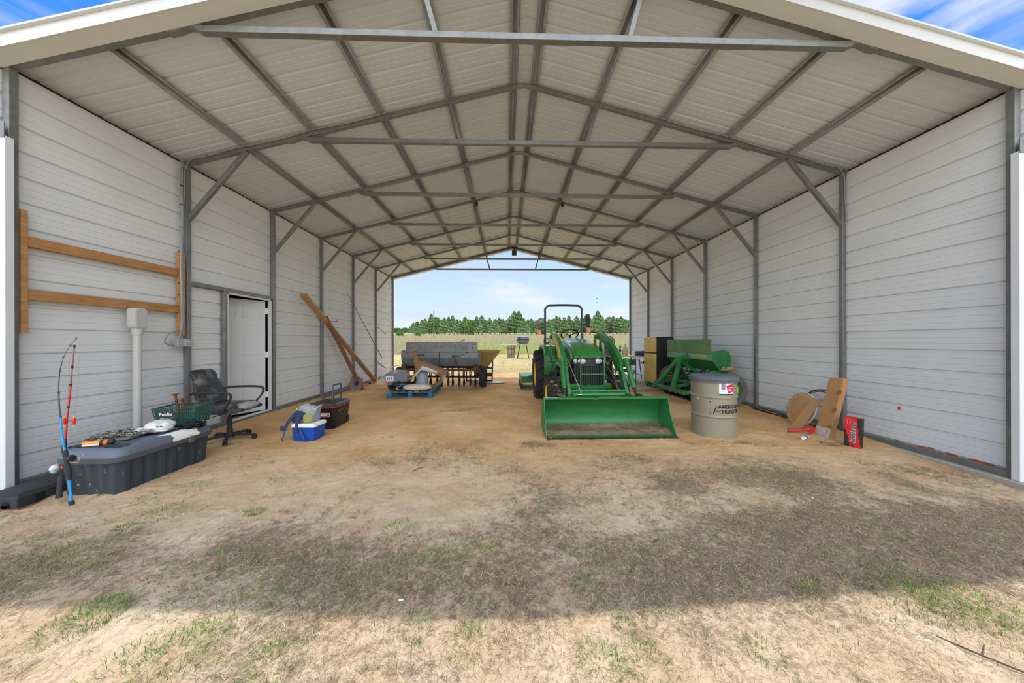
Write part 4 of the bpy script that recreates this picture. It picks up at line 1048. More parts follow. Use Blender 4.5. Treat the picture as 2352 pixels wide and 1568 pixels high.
# ================================================================== compact tractor with front loader (local frame: -Y is forward, origin under the rear axle)
TR = thing('tractor', 'green compact tractor with front loader bucket resting on the sand', 'tractor', (1.13, 4.28, -.012), math.radians(.6))
def tyre(m, r, w, rim, n=40):
    h = w/2
    m.lathe([(rim,-h*.80),(rim+.02,-h*.92),((rim+r)/2,-h*1.0),(r*.955,-h*.90),(r*.975,-h*.62),(r*.975,h*.62),(r*.955,h*.90),((rim+r)/2,h*1.0),(rim+.02,h*.92),(rim,h*.80),(rim,-h*.80)], n, R(PI/2,'Y'))
def lugs(m, r, w, count, rim, th=.03):
    h = w/2
    for k in range(count*2):
        s = 1 if k % 2 else -1; a0 = 2*PI*k/(count*2)
        rings = []
        for j in range(6):
            u = j/5; x = s*h*(-.04 + 1.0*u); a = a0 + .30*u*(.34/r); rr = r*(1.0 - .012*u) if j < 5 else r*.955
            q = []
            for da, dr in ((-.048,-.06),(-.034,.001),(.034,.001),(.048,-.06)):
                aa = a + da*(.5/r); R_ = rr + dr*.9 if dr > 0 else rr + dr
                q.append((x, R_*math.cos(aa), R_*math.sin(aa)))
            rings.append(q)
        m.loft(rings)
for s in (-1, 1):
    for nm, r, w, rim, y, x, cnt, mt, lab in (('rear_tyre', .545, .37, .27, 0, .57, 14, rubber, None), ('front_tyre', .343, .25, .175, -1.60, .585, 10, rubber_m, None)):
        m = MB(); tyre(m, r-.03, w, rim); lugs(m, r, w, cnt, rim)
        ty = m.build(nm, mt, TR, smooth=30, loc=(s*x, y, r))
        m = MB(); k = s
        m.lathe([(rim+.012,k*w*.42),(rim-.01,k*w*.40),(rim-.03,k*w*.2),(rim*.72,k*w*.10),(rim*.68,k*w*.16),(rim*.3,k*w*.18),(rim*.26,k*w*.26),(0,k*w*.26)], 32, R(PI/2,'Y'))
        m.lathe([(rim+.012,-k*w*.42),(rim-.02,-k*w*.38),(rim-.03,k*w*.2)], 32, R(PI/2,'Y'))
        wh = m.build('wheel_rim', yellow, ty, smooth=30)
        m = MB()
        for q in range(6): a = q*PI/3; m.cyl((k*w*.17, rim*.5*math.cos(a), rim*.5*math.sin(a)), (k*w*.24, rim*.5*math.cos(a), rim*.5*math.sin(a)), .012, n=6)
        m.build('wheel_bolts', dark_steel, wh)
# chassis, axle
m = MB(); m.box((-.14,-1.75,.36),(.14,.30,.62)); m.box((-.50,-1.64,.30),(.50,-1.55,.40)); m.cyl((-.45,0,.54),(.45,0,.54), .11, n=18); m.box((-.22,-.35,.42),(.22,.35,.85))
m.build('chassis', mat('dark green grimy cast iron', srgb(34,58,38), .7, .1, .3, 8), TR, bevel=.01)
m = MB()
for s in (-1, 1): m.box((s*.235,-.80,.62),(s*.50,-.25,.66)); m.box((s*.235,-.80,.40),(s*.30,-.70,.64))
m.build('foot_platform', black_s, TR, bevel=.006)
# hood: lofted
def hood_ring(y, w, zt, zb, crown, sh):
    pts = []
    n = 14
    for i in range(n+1):
        a = PI*i/n; cx = math.cos(a); sx = math.sin(a)
        pts.append((w/2*math.copysign(abs(cx)**sh, cx), y, zb + (zt-zb)*abs(sx)**crown))
    return pts
m = MB()
hr = [hood_ring(-1.90,.50,1.055,1.02,.6,.42), hood_ring(-1.84,.55,1.10,1.0,.5,.40), hood_ring(-1.68,.565,1.175,.90,.45,.36), hood_ring(-1.40,.55,1.255,.80,.42,.34), hood_ring(-1.0,.55,1.335,.78,.40,.32), hood_ring(-.62,.535,1.37,.78,.40,.32), hood_ring(-.50,.52,1.36,.80,.40,.32)]
m.loft(hr); hood = m.build('hood', jd_hood, TR, smooth=50)
m = MB()
m.tube([(0,-1.78,1.118),(0,-1.60,1.205),(0,-1.30,1.285),(0,-1.0,1.34)], .006, 6, smooth=4); m.build('hood_crease', jd_hood, hood)
for s in (-1, 1):
    m = MB(); m.loft([[(s*.279,-1.70,.90),(s*.279,-1.70,.93),(s*.272,-1.70,.93),(s*.272,-1.70,.90)], [(s*.283,-.70,1.02),(s*.283,-.70,1.10),(s*.272,-.70,1.10),(s*.272,-.70,1.02)]]); m.build('side_stripe', yellow_f, hood)
# side panels below the hood
m = MB(); m.box((-.265,-1.72,.56),(.265,-.55,.86)); m.build('engine_side', mat('black engine cover', srgb(26,28,28), .6, .1, .2, 8), TR, bevel=.02)
# black headlight mask and grille
m = MB(); m.loft([[(x,-1.885+.10*(x/.27)**2,z) for x in (-.262,-.2,-.1,0,.1,.2,.262)]+[(x,-1.78+.08*(x/.27)**2,z) for x in (.262,.2,.1,0,-.1,-.2,-.262)] for z in (.865,.93,1.0,1.03)])
mask = m.build('headlight_panel', black, TR, smooth=40, bevel=.006)
for x, w in ((-.105,.078),(.145,.078),(-.215,.035)):
    M = T(x,-1.874+.10*(x/.27)**2,.952) @ R(PI/2,'X') @ R(-x*.6,'Y')
    m = MB(); m.lathe([(1,0),(.96,.008),(.6,.014),(0,.016)], 28, M @ Matrix.Diagonal((w,.048,1.6,1))); hl = m.build('headlight', glass_l, TR, smooth=60)
    m = MB(); m.lathe([(1.08,-.004),(1.08,.006),(.99,.007)], 28, M @ Matrix.Diagonal((w,.048,1.6,1))); m.build('headlight_rim', steel, hl)
MB().cyl((0,-1.885,.955),(0,-1.875,.955), .02, n=18).build('badge', mat('dark badge', srgb(60,62,64), .4, .4), TR)
m = MB(); m.box((-.25,-1.845,.50),(.25,-1.80,.89))
gr = m.build('grille', mat('black grille', srgb(14,16,16), .6), TR, bevel=.01)
m = MB()
for k in range(13):
    x = -.228 + k*.038; m.box((x-.006,-1.862,.52),(x+.006,-1.845,.88))
m.build('grille_bars', mat('black grille bars', srgb(32,34,34), .45), gr)
m = MB()
for k in range(11):
    x = -.20 + k*.040; m.prism([(x-.014,.515),(x+.012,.515),(x+.001,.515+.02+.02*((k*7)%3))], .0, .003, T(0,-1.863,0) @ R(PI/2,'X') @ Matrix.Identity(4))
m.build('mud', mat('dried mud', srgb(142,112,92), .95), gr)
# brush guard
m = MB()
for x in (-.165, .235): m.beam((x,-1.96,.44),(x,-1.96,1.05), .020,.020); m.beam((x,-1.96,1.045),(x,-1.84,1.07), .02,.02)
for z, a, b_ in ((.745,-.165,.235),(1.045,-.165,.235)): m.beam((a,-1.96,z),(b_,-1.96,z), .020,.020, up=(0,0,1))
m.tube([(-.30,-1.90,.50),(-.10,-1.92,.475),(.12,-1.92,.475),(.30,-1.90,.50)], .016, 8, smooth=4)
m.build('brush_guard', jd_green, TR, bevel=.003)
m = MB(); m.prism([(-.34,.50),(.36,.50),(.36,.585),(.25,.585),(.20,.555),(-.14,.555),(-.19,.585),(-.34,.585)], -.03, .03, T(0,-1.93,0) @ R(PI/2,'X')); m.box((-.24,-1.95,.40),(.28,-1.89,.50)); m.build('front_bumper', jd_green, TR, bevel=.006)
# steering wheel, dash, seat
m = MB(); m.box((-.19,-.60,.80),(.19,-.42,1.345)); m.build('dashboard', black, TR, bevel=.04)
M = T(0,-.36,1.44) @ R(math.radians(-35),'X')
m = MB(); m.tube([(.185*math.cos(a),.185*math.sin(a),0) for a in [i*PI/16 for i in range(32)]], .014, 10, M=M, closed=True)
for a in (PI/2, PI*7/6, PI*11/6): m.tube([(.18*math.cos(a),.18*math.sin(a),0),(0,0,-.03)], .011, 8, M=M)
m.cyl((0,0,-.30),(0,0,-.02), .026, n=12, M=M); m.build('steering_wheel', black, TR, smooth=50)
m = MB(); m.loft([[(x*w, y, z) for x, z in ((-1,0),(-.85,-.0),(.85,0),(1,0))] for y, z, w in ()] or [[(-.2,.0,.9),(.2,.0,.9),(.2,.4,.9),(-.2,.4,.9)],[(-.22,-.02,.93),(.22,-.02,.93),(.22,.42,.95),(-.22,.42,.95)],[(-.21,-.0,.98),(.21,-.0,.98),(.21,.42,.98),(-.21,.42,.98)]])
sb = m.build('seat', seat_y, TR, bevel=.02)
m = MB(); m.loft([[(x, .36+.02*abs(x/.2)*-1 + dy, z) for x in (-w,-w*.5,0,w*.5,w)] + [(x, .46+dy, z) for x in (w,0,-w)] for z, w, dy in ((.94,.22,0),(1.10,.26,.02),(1.30,.25,.04),(1.42,.20,.06),(1.455,.14,.07))]); m.build('seat_back', seat_y, TR, smooth=60, bevel=.01)
# fenders
for s in (-1, 1):
    m = MB(); P_ = [(-.62,.60),(-.64,.80),(-.60,1.02),(-.50,1.14),(-.30,1.205),(0.05,1.215),(.35,1.15),(.50,1.02),(.50,.97),(.30,1.08),(.0,1.17),(-.28,1.16),(-.46,1.10),(-.56,1.0),(-.60,.80),(-.585,.60)]
    M = Matrix(((0,0,1,0),(1,0,0,0),(0,1,0,0),(0,0,0,1)))
    a, b_ = sorted((s*.34, s*.60)); m.prism(P_, a, b_, M)
    P2 = [(-.62,.60),(-.64,.80),(-.60,1.02),(-.50,1.14),(-.30,1.2),(0.05,1.21),(.35,1.15),(.50,1.0),(.3,.7),(-.3,.6)]
    a, b_ = sorted((s*.335, s*.355)); m.prism(P2, a, b_, M)
    fd = m.build('fender', jd_green, TR, smooth=40, bevel=.008)
    m = MB(); m.tube([(s*.585,-.60,1.04),(s*.585,-.48,1.165),(s*.585,-.28,1.225),(s*.585,.05,1.235)], .012, 8, smooth=4); m.build('fender_edge', mat('pale green edge', srgb(120,170,130), .3, 0, 0, coat=.5), fd)
m = MB(); m.box((-.56,-.40,1.22),(-.47,-.32,1.27)); m.tube([(-.56,-.36,1.25),(-.56,-.36,1.34),(-.50,-.36,1.36),(-.46,-.36,1.34),(-.46,-.36,1.25)], .013, 8); m.build('lever_guard', black, TR)
# rollbar
m = MB(); m.tube([(-.37,.30,.85),(-.37,.30,1.10),(-.445,.30,1.26),(-.445,.32,1.95),(-.44,.32,2.07),(-.36,.32,2.145),(-.25,.32,2.155),(0,.32,2.16),(.25,.32,2.155),(.36,.32,2.145),(.44,.32,2.07),(.445,.32,1.95),(.445,.30,1.26),(.37,.30,1.10),(.37,.30,.85)], .034, 10, smooth=5, flat=.75)
m.build('rollbar', mat('dark slate paint', srgb(66,78,86), .35, .2, .05, 5), TR, smooth=50)
for s, z in ((-1, 1.50), (1, 1.55)):
    m = MB().box((s*.59-.045,.25,z-.06),(s*.59+.045,.32,z+.06)); lt = m.build('turn_signal', amber, TR, bevel=.008)
    m = MB().box((min(s*.47,s*.55),.27,z-.04),(max(s*.47,s*.55),.33,z+.04)); m.build('light_bracket', black, lt)
m = MB().cyl((.565,.26,1.63),(.565,.26,1.93), .048, n=20); can = m.build('canister', black, TR, bevel=.006)
m = MB()
for z in (1.70,1.82): m.tube([(.44,.26,z),(.52,.21,z),(.565,.205,z),(.62,.24,z)], .008, 6)
m.build('canister_bracket', dark_steel, can)
# loader
Mx = Matrix(((0,0,1,0),(1,0,0,0),(0,1,0,0),(0,0,0,1)))      # profile drawn in (y,z), extruded along x
def xp(m, poly, a, b_): a, b_ = sorted((a, b_)); m.prism(poly, a, b_, Mx)
for s in (-1, 1):
    mast = MB(); tower = [(-.76,.93),(-.82,1.22),(-.85,1.38),(-.92,1.43),(-.99,1.38),(-1.0,1.22),(-1.08,1.02),(-1.0,.90)]
    xp(mast, [(-.86,.50),(-.68,.50)] + tower[:-1] + [(-1.02,.80)], s*.385, s*.40); xp(mast, tower, s*.50, s*.515)
    mast.box((min(s*.385,s*.51),-1.0,.90),(max(s*.385,s*.51),-.80,.94)); mast.cyl((s*.375,-.92,1.375),(s*.53,-.92,1.375), .026, n=14); mast.box((min(s*.14,s*.40),-1.0,.50),(max(s*.14,s*.40),-.82,.60))
    for z in (1.02,1.10,1.18): mast.cyl((s*.516,-.93,z),(s*.526,-.93,z), .016, n=8)
    mast.build('loader_mast', jd_green, TR, bevel=.004)
    m = MB()
    up = [(-.86,1.40),(-.90,1.455),(-1.02,1.465),(-1.25,1.44),(-1.55,1.34),(-1.85,1.18),(-2.08,1.01),(-2.17,.93),(-2.10,.84),(-2.00,.80),(-1.90,.86),(-1.72,1.02),(-1.48,1.18),(-1.22,1.29),(-1.0,1.33),(-.90,1.33)]
    xp(m, up, s*.425, s*.495)
    m.cyl((s*.405,-2.10,.90),(s*.555,-2.10,.90), .026, n=12)
    arm = m.build('loader_arm', jd_green, TR, bevel=.006)
    m = MB(); m.beam((s*.448,-2.06,.93),(s*.448,-2.40,.42), .05,.11, up=(0,0,1)); m.cyl((s*.40,-2.42,.42),(s*.60,-2.42,.42), .035, n=14); m.build('lower_boom', jd_green, arm, bevel=.005)
    m = MB(); xp(m, [(-1.10,1.385),(-1.35,1.33),(-1.62,1.21),(-1.85,1.07),(-2.0,.93),(-1.98,.90),(-1.80,1.03),(-1.55,1.19),(-1.28,1.31),(-1.10,1.36)], s*.4235, s*.4255) if False else xp(m, [(-1.10,1.42),(-1.35,1.38),(-1.62,1.27),(-1.85,1.14),(-2.06,.97),(-2.02,.84),(-1.80,1.02),(-1.55,1.19),(-1.28,1.31),(-1.10,1.36)], s*.4948, s*.4965); s < 0 and m.build('arm_stripe', yellow_f, arm)
    m = MB(); m.cyl((s*.520,-2.17,.98),(s*.535,-2.44,.58), .037, n=18); m.cyl((s*.52,-2.15,1.01),(s*.52,-2.18,.96), .046, n=14); m.build('bucket_cylinder', jd_green, arm, smooth=40)
    m = MB(); m.cyl((s*.535,-2.44,.58),(s*.54,-2.50,.48), .020, n=12); m.build('cylinder_rod', dark_steel, arm)
    m = MB(); m.cyl((s*.46,-1.02,.72),(s*.46,-1.45,.90), .034, n=14); m.build('lift_cylinder', jd_green, TR, smooth=40)
    m = MB(); m.cyl((s*.46,-1.45,.90),(s*.46,-1.80,1.06), .016, n=12); m.build('lift_rod', steel, TR)
m = MB(); m.cyl((-.47,-2.38,.475),(.47,-2.38,.475), .040, n=18); m.cyl((-.47,-2.36,.53),(.47,-2.36,.53), .022, n=12); m.build('cross_tube', jd_green, TR, smooth=40)
m = MB(); m.cyl((-.385,-2.04,.95),(-.265,-2.40,.50), .009, n=8); m.tube([(-.265,-2.40,.50),(-.265,-2.45,.49),(-.33,-2.45,.49)], .009, 8); m.build('level_rod', steel, TR)
hose = mat('black hydraulic hose', srgb(30,30,32), .5)
hr_ = random.Random(4)
for k in range(6):
    s = 1 if k != 5 else -1; o_ = k*.012
    pts = [(s*(.30+o_),-.95,.80+.03*k),(s*(.36+o_),-1.25,.95-.03*k+hr_.uniform(-.05,.05)),(s*(.38-o_*.6),-1.7,.82-.05*k),(s*(.38+o_*.4),-2.05,.66-.03*k),(s*(.36+o_*.3),-2.22,.56-.01*k),(s*.36,-2.34,.52)]
    MB().tube(pts, .011, 7, smooth=6).build('hydraulic_hose', hose if k % 3 else steel, TR)
# bucket
BWD = .878
prof = [(-2.99,.005),(-2.965,.0),(-2.60,.005),(-2.50,.05),(-2.455,.14),(-2.50,.30),(-2.62,.42),(-2.74,.485),(-2.76,.505)]
inner = [(-2.75,.495),(-2.725,.470),(-2.61,.405),(-2.49,.29),(-2.468,.15),(-2.51,.065),(-2.605,.018),(-2.96,.012)]
m = MB(); sgm = [(p[0]+.08, p[1]) for p in prof] + [(p[0]+.08, p[1]) for p in inner]
# shell as matching quads
outer = [(-2.965,.0),(-2.60,.0),(-2.50,.045),(-2.455,.14),(-2.49,.30),(-2.60,.42),(-2.73,.49)]
inn = [(-2.965,.012),(-2.605,.014),(-2.512,.055),(-2.469,.145),(-2.502,.295),(-2.608,.408),(-2.735,.476)]
rings = []
for (a, b_), (c, d) in zip(curve([Vector((p[0],p[1],0)) for p in outer],5) and [(v.x,v.y) for v in curve([Vector((p[0],p[1],0)) for p in outer],5)], [(v.x,v.y) for v in curve([Vector((p[0],p[1],0)) for p in inn],5)]):
    rings.append([(-BWD,a,b_),(BWD,a,b_),(BWD,c,d),(-BWD,c,d)])
m.loft(rings)
bk_ = m.build('bucket', bucket_green, TR, smooth=40)
m = MB()
for k in range(2): pass
m.loft([[(x,-2.70+.0,.468 + w), (x,-2.765,.478 + w), (x,-2.765,.497+w), (x,-2.70,.505+w)] for x, w in ((-BWD,0),(-.2,.0),(-.14,-.012),(-.10,.006),(.3,.002),(BWD,.0))]); m.build('top_lip', jd_green, bk_, bevel=.003)
for s in (-1, 1):
    a, b_ = sorted((s*(BWD), s*(BWD+.010)))
    m = MB(); m.prism([(-2.99,.0),(-2.60,.0),(-2.50,.045),(-2.455,.14),(-2.49,.30),(-2.60,.42),(-2.70,.50),(-2.77,.50),(-2.775,.44),(-2.83,.27)], a, b_, Mx); m.build('side_plate', bucket_green, bk_, bevel=.002)
m = MB(); m.box((-BWD-.01,-3.03,-.004),(BWD+.01,-2.955,.010)); m.build('cutting_edge', mat('worn dark steel edge', srgb(84,70,58), .5, .6, .3, 8), bk_, bevel=.002)
rr = random.Random(8)
m = MB(); rows = []       # packed soil on the bucket floor
for j in range(22):
    y = -2.90 + .42*j/21; row = []
    for i in range(121):
        x = -.885 + 1.77*i/120; e = abs(x)/.885
        edge = min(1, (j)/6)*1.0; n_ = noise.fractal(Vector((x*5, y*7, 3)), 1, 2, 5)
        row.append((x, y, .004 + edge*(.030 + .028*n_ + .022*e**3) + max(0, (y+2.60))**1.3*.62))
    rows.append(row)
m.loft(rows, closed=False, cap=False)
m.build('soil', mat('brown bucket soil', srgb(128,106,82), .95, 0, .25, 14, col2=srgb(84,112,74), patch=.60, ps=7, bump=.6), bk_, smooth=60)
pts_ = []
for k in range(420):
    side = -1 if rr.random() < .55 else 1; x = side*rr.uniform(.25, BWD-.03); pts_.append((x, -2.70+rr.uniform(-.12,.16), .055+.03*rr.random()))
m = MB()
for p in pts_:
    a = rr.uniform(0, 6.3); L_ = rr.uniform(.02,.07); m.beam(p, (p[0]+L_*math.cos(a), p[1]+L_*math.sin(a)*.6, p[2]+rr.uniform(-.012,.02)), .003, .0015)
o = m.build('twigs', mat('dead twigs', srgb(96,92,58), .9, 0, .3, 20), bk_); o['kind'] = 'stuff'
for s in (-1, 1):
    m = MB(); a, b_ = sorted((s*.56, s*.60)); m.prism([(-2.448,.12),(-2.37,.36),(-2.40,.505),(-2.66,.52),(-2.66,.47),(-2.58,.425),(-2.475,.30)], a, b_, Mx); a, b_ = sorted((s*.41, s*.44)); m.prism([(-2.448,.12),(-2.37,.36),(-2.40,.505),(-2.66,.52),(-2.66,.47),(-2.58,.425),(-2.475,.30)], a, b_, Mx); m.build('bucket_bracket', jd_green, bk_, bevel=.003)

# rotary cutter behind the tractor
t = thing('rotary_cutter', 'green mower deck implement hitched behind the left rear tyre of the tractor', 'mower deck', (.95, 6.1, -.012), math.radians(1))
m = MB(); m.box((-.80,-.55,.30),(.80,.60,.335)); m.box((-.80,-.55,.12),(-.785,.60,.30)); m.box((.785,-.55,.12),(.80,.60,.30)); m.box((-.80,-.56,.17),(.80,-.545,.30)); m.build('deck', drill_green, t, bevel=.006)
m = MB()
for s in (-1, 1): m.beam((s*.60,-.5,.33),(s*.30,-1.0,.45), .05,.05); m.beam((s*.4,-.4,.33),(0,-.30,.85), .05,.05)
m.build('hitch_frame', drill_green, t)
for s in (-1, 1): MB().box((s*.80-.02,-.55,.0),(s*.80+.02,.60,.13)).build('skid', dark_steel, t, bevel=.006)

# ================================================================== grey box planter with yellow cone spreader behind it
t = thing('grain_drill', 'old galvanized box grain drill with rusty frame and two tyres at the left rear', 'grain drill', (-2.08, 6.05, -.012), math.radians(-5))
zinc = mat('dull zinc sheet', srgb(112,122,126), .6, .35, .16, 5, col2=srgb(124,96,84), patch=.68, ps=4, pd=.04)
zinc2 = mat('lighter zinc sheet', srgb(134,142,142), .6, .3, .14, 6, col2=srgb(130,100,88), patch=.7, ps=4)
m = MB(); m.prism([(-.16,.60),(.14,.60),(.24,.98),(.24,1.04),(-.26,1.04),(-.26,.80)], -1.08, 1.08, Mx); m.build('seed_box', zinc, t, bevel=.006)
m = MB(); m.box((-.93,-.30,1.0),(1.07,-.275,1.26)); m.beam((-.93,-.29,1.262),(1.07,-.29,1.262), .03,.012); lidp = m.build('open_lid', zinc2, t, bevel=.003)
m = MB(); m.box((-1.08,-.272,.84),(1.08,-.262,.985)); m.build('front_panel', zinc2, t)
m = MB()
for x in (-.0,): m.beam((x,-.275,.66),(x,-.28,1.0), .02,.012)
m.beam((.40,-.29,.90),(.52,-.24,.60), .035,.02); m.box((.36,-.295,.87),(.60,-.28,.91)); m.box((-.62,-.295,.89),(-.42,-.28,.93)); m.beam((.62,-.29,.91),(.82,-.29,1.0), .012,.012); m.build('levers', rust, t)
m = MB()
r_ = random.Random(12)
scr = [[(.36,1.20),(.36,1.10),(.40,1.105),(.46,1.12),(.50,1.16),(.47,1.185),(.52,1.19),(.56,1.11),(.60,1.17),(.63,1.11),(.66,1.12),(.66,1.19),(.71,1.17),(.66,1.06),(.58,1.075),(.50,1.06)]]
for s_ in scr: m.tube([Vector((x+.1,-.3005,z)) for x, z in s_], .004, 5, smooth=3)
m.build('scribble', mat('dark scrawl', srgb(60,60,62), .7), lidp)
MB().box((-.0,-.3015,1.13),(.16,-.3003,1.16)).build('faded_mark', mat('faded red mark', srgb(150,104,100), .7), lidp)
MB().box((-.90,-.304,1.08),(-.86,-.298,1.12)).build('latch', black, lidp); MB().box((.93,-.304,1.08),(.955,-.298,1.14)).build('latch', black, lidp)
m = MB()
m.beam((-1.10,-.20,.50),(1.10,-.20,.50), .07,.07); m.beam((-1.10,.15,.55),(1.10,.15,.55), .06,.06)
for s in (-1,1): m.beam((s*1.0,-.28,.50),(s*1.0,.5,.50), .07,.06); m.box((s*1.02-.06,-.25,.44),(s*1.02+.06,-.14,.66))
m.build('frame', rust, t, bevel=.004)
for k in range(13):
    x = -.96 + k*.16; y = -.12 + (.10 if k % 2 else 0)
    m = MB(); m.beam((x,y,.60),(x,y-.02,.34), .022,.03); m.beam((x,y-.02,.36),(x+.01,y+.12,.10), .03,.03); m.tube([(x,y+.05,.58),(x+.02,y+.06,.45),(x+.01,y+.10,.30)], .013, 6)
    m.cyl((x-.004,y+.08,.13),(x+.004,y+.08,.13), .12 if k % 3 else .14, n=18); m.build('opener', rust if k % 2 else dark_steel, t)
for x, y in ((-1.25,.10),(1.18,.02)):
    m = MB(); tyre(m, .285, .17, .16, 32); ty = m.build('tyre', rubber, t, loc=(x, y, .285), smooth=40)
    m = MB(); m.lathe([(.165,.05),(.15,.03),(.05,.02),(.0,.03)], 24, R(PI/2,'Y')); m.lathe([(.165,-.05),(.15,-.03),(.05,-.02),(.0,-.03)], 24, R(PI/2,'Y')); m.build('wheel_hub', rust, ty)
m = MB(); m.cyl((-1.25,.05,.285),(1.18,.05,.285), .03, n=12); m.build('axle', dark_steel, t)
t = thing('cone_spreader', 'faded yellow cone hopper spreader standing behind the grey grain drill', 'spreader', (-1.10, 7.0, -.012))
m = MB(); m.lathe([(.10,.30),(.12,.30),(.66,.97),(.68,.99),(.67,1.01),(.655,1.0),(.64,.97),(.09,.31)], 48); hp = m.build('hopper', mat('faded mustard plastic', srgb(178,156,88), .6, 0, .1, 4), t, smooth=40)
m = MB(); M = T(.02,-.50,.80) @ R(.0,'X'); m.box((-.10,-.06,-.07),(.07,-.045,.07), T(.0,-.0,.80) @ R(0,'Z') @ T(.02,-.50+.0,0)); m.build('warning_label', yellow, hp)
m = MB()
for s in (-1,1): m.beam((s*.40,-.05,0.02),(s*.42,-.05,.72), .04,.04); m.beam((s*.42,-.05,.70),(s*.20,.25,.50), .035,.035)
m.beam((-.42,-.05,.45),(.42,-.05,.45), .045,.045); m.beam((-.40,-.05,.05),(.40,-.05,.05), .04,.04); m.box((-.12,-.12,.18),(.42,.10,.30)); m.beam((-.1,-.42,.58),(.40,-.05,.44), .03,.03)
m.build('frame', black, t, bevel=.004)
p = atz(1140, 884, 0)
tag(MB().add([(-.30,-.16,.004),(.24,-.20,.02),(.34,.10,.012),(-.22,.18,.03)], [(0,1,2,3)]).build('sheet', mat('pale sheet', srgb(226,226,230), .6), loc=(-.62, 6.75, .0)), 'pale sheet of paper lying on the ground by the spreader', 'paper')
m_ = bpy.data.objects['sheet'].modifiers.new('s','SOLIDIFY'); m_.thickness = .003
for k, (x, y) in enumerate(((-1.25,6.55),(-1.05,6.62))):
    tag(MB().ball((x,y,.05), (.10,.06,.055), n=20, m=12, nz_=.8, seed=30+k, sc=2.6).build('plastic_bag', mat('thin white plastic', srgb(214,214,222), .4)), 'crumpled white plastic bag under the right end of the grain drill, %s' % ('left one' if k == 0 else 'right one'), 'plastic bag', 'bags under the grain drill')
# bicycle-like handle showing above the lid
t = thing('lever_handle', 'small dark branching lever showing above the grain drill lid', 'lever', (-1.62, 6.5, 1.0))
MB().tube([(0,0,-.1),(.0,0,.24),(-.10,0,.27)], .012, 7).build('shaft', dark_steel, t); MB().beam((.0,0,.27),(.12,0,.34), .02,.02).build('grip', dark_steel, t)

# ================================================================== pallet and its load
t = thing('pallet', 'blue painted wooden pallet on the sand in front of the grain drill', 'pallet', (-2.49, 4.92, -.014), math.radians(3))
m = MB()
for x in (-.45,0,.45): m.box((x-.055,-.60,0),(x+.055,.60,.10)) if False else None
for y in (-.55,0,.55):
    for x in (-.455,-.0,.455): m.box((x-.05,y-.05,.018),(x+.05,y+.05,.115))
for y in (-.55,0,.55): m.box((-.51,y-.05,0),(.51,y+.05,.018))
for y in (-.55,0,.55): m.box((-.51,y-.05,.1155),(.51,y+.05,.13))
m.build('base', blue_p, t, bevel=.003)
m = MB()
for k in range(7): m.box((-.51+k*.152,-.60,.1305),(-.51+k*.152+.10,.60,.148))
m.build('deck_boards', mat('worn blue deck boards', srgb(60,104,120), .8, 0, .2, 10, col2=srgb(150,132,108), patch=.5, ps=6), t, bevel=.002)
PZ = .136
t = thing('storage_tote', 'grey translucent plastic tote with a white label lying tilted on the pallet clutter', 'plastic tote', (-3.00, 5.12, PZ+.12), rot=(math.radians(5), math.radians(-3), math.radians(6)))
m = MB(); m.loft([[(-.27,y,z) for y, z in ((-.19,.03),(.19,.03),(.19,.23),(-.19,.23))], [(-.20,y,z) for y, z in ((-.20,.0),(.20,.0),(.20,.28),(-.20,.28))], [(.27,y,z) for y, z in ((-.18,.02),(.18,.02),(.18,.26),(-.18,.26))]]); m.build('tote_body', mat('smoky grey plastic', srgb(132,130,136), .3, 0, .12, 6), t, bevel=.02)
m = MB().box((-.235,-.206,.07),(-.05,-.199,.20)); m.build('label', white_p, t)
m = MB()
for x in (-.20,-.16,-.11): m.box((x,-.2075,.10),(x+.02,-.2062,.17))
m.build('label_print', mat('grey print', srgb(120,120,124), .6), t)
MB().box((-.22,-.205,.0),(-.0,-.198,.035)).build('pink_tag', mat('pink card', srgb(196,84,112), .6), t)
MB().ball((.03,-.0,.24), (.23,.18,.06), n=26, m=14, nz_=.5, seed=6, sc=2.4).build('clear_wrap', mat('clear wrinkled wrap', srgb(170,170,176), .25, 0, .1, 8), t, smooth=25)
t = thing('tarp', 'rumpled dark green tarpaulin heaped on the left of the pallet', 'tarp', (-2.84, 4.92, PZ+.06))
MB().ball((0,0,0), (.25,.40,.085), n=40, m=20, nz_=.55, seed=21, sc=3).build('cloth', mat('dark green tarp', srgb(30,54,50), .6, 0, .3, 8, bump=.3), t, smooth=40)
m = MB().ball((.12,-.33,.0), (.13,.09,.07), n=26, m=14, nz_=.7, seed=22, sc=3); m.build('teal_bundle', mat('teal plastic', srgb(84,118,126), .4, 0, .3, 10), t, smooth=30)
MB().tube([(-.03,-.42,-.04),(.02,-.44,-.015),(.06,-.45,-.035),(.11,-.44,-.03)], .016, 7, smooth=4).build('yellow_strap', yellow, t)
MB().ball((.10,-.36,.055), (.035,.02,.014), n=10, m=6).build('purple_piece', mat('purple plastic', srgb(120,64,160), .5), t)
t = thing('bucket', 'upturned plain grey plastic bucket standing on the pallet beneath the deer', 'bucket', (-2.40, 5.15, PZ+.001))
m = MB(); m.lathe([(0,.0),(.150,.0),(.150,.02),(.142,.022),(.136,.36),(.128,.37),(0,.37)][::-1], 32); m.build('bucket_body', mat('plain grey plastic', srgb(150,164,176), .5), t, smooth=40)
t = thing('feed_sack', 'full white woven feed sack lying at the front of the pallet', 'sack', (-2.33, 4.50, PZ+.075), math.radians(6))
rings = []
for k in range(13):
    u = -1 + k/6; w = .16*(1-.25*abs(u)**3) ; h = .078*(1-abs(u)**3*.6)
    rings.append([(u*.30, w*math.copysign(abs(math.cos(a))**.8, math.cos(a)), h*math.copysign(abs(math.sin(a))**.8, math.sin(a))*(1+.08*math.sin(u*9+a*2))) for a in [i*PI/10 for i in range(20)]])
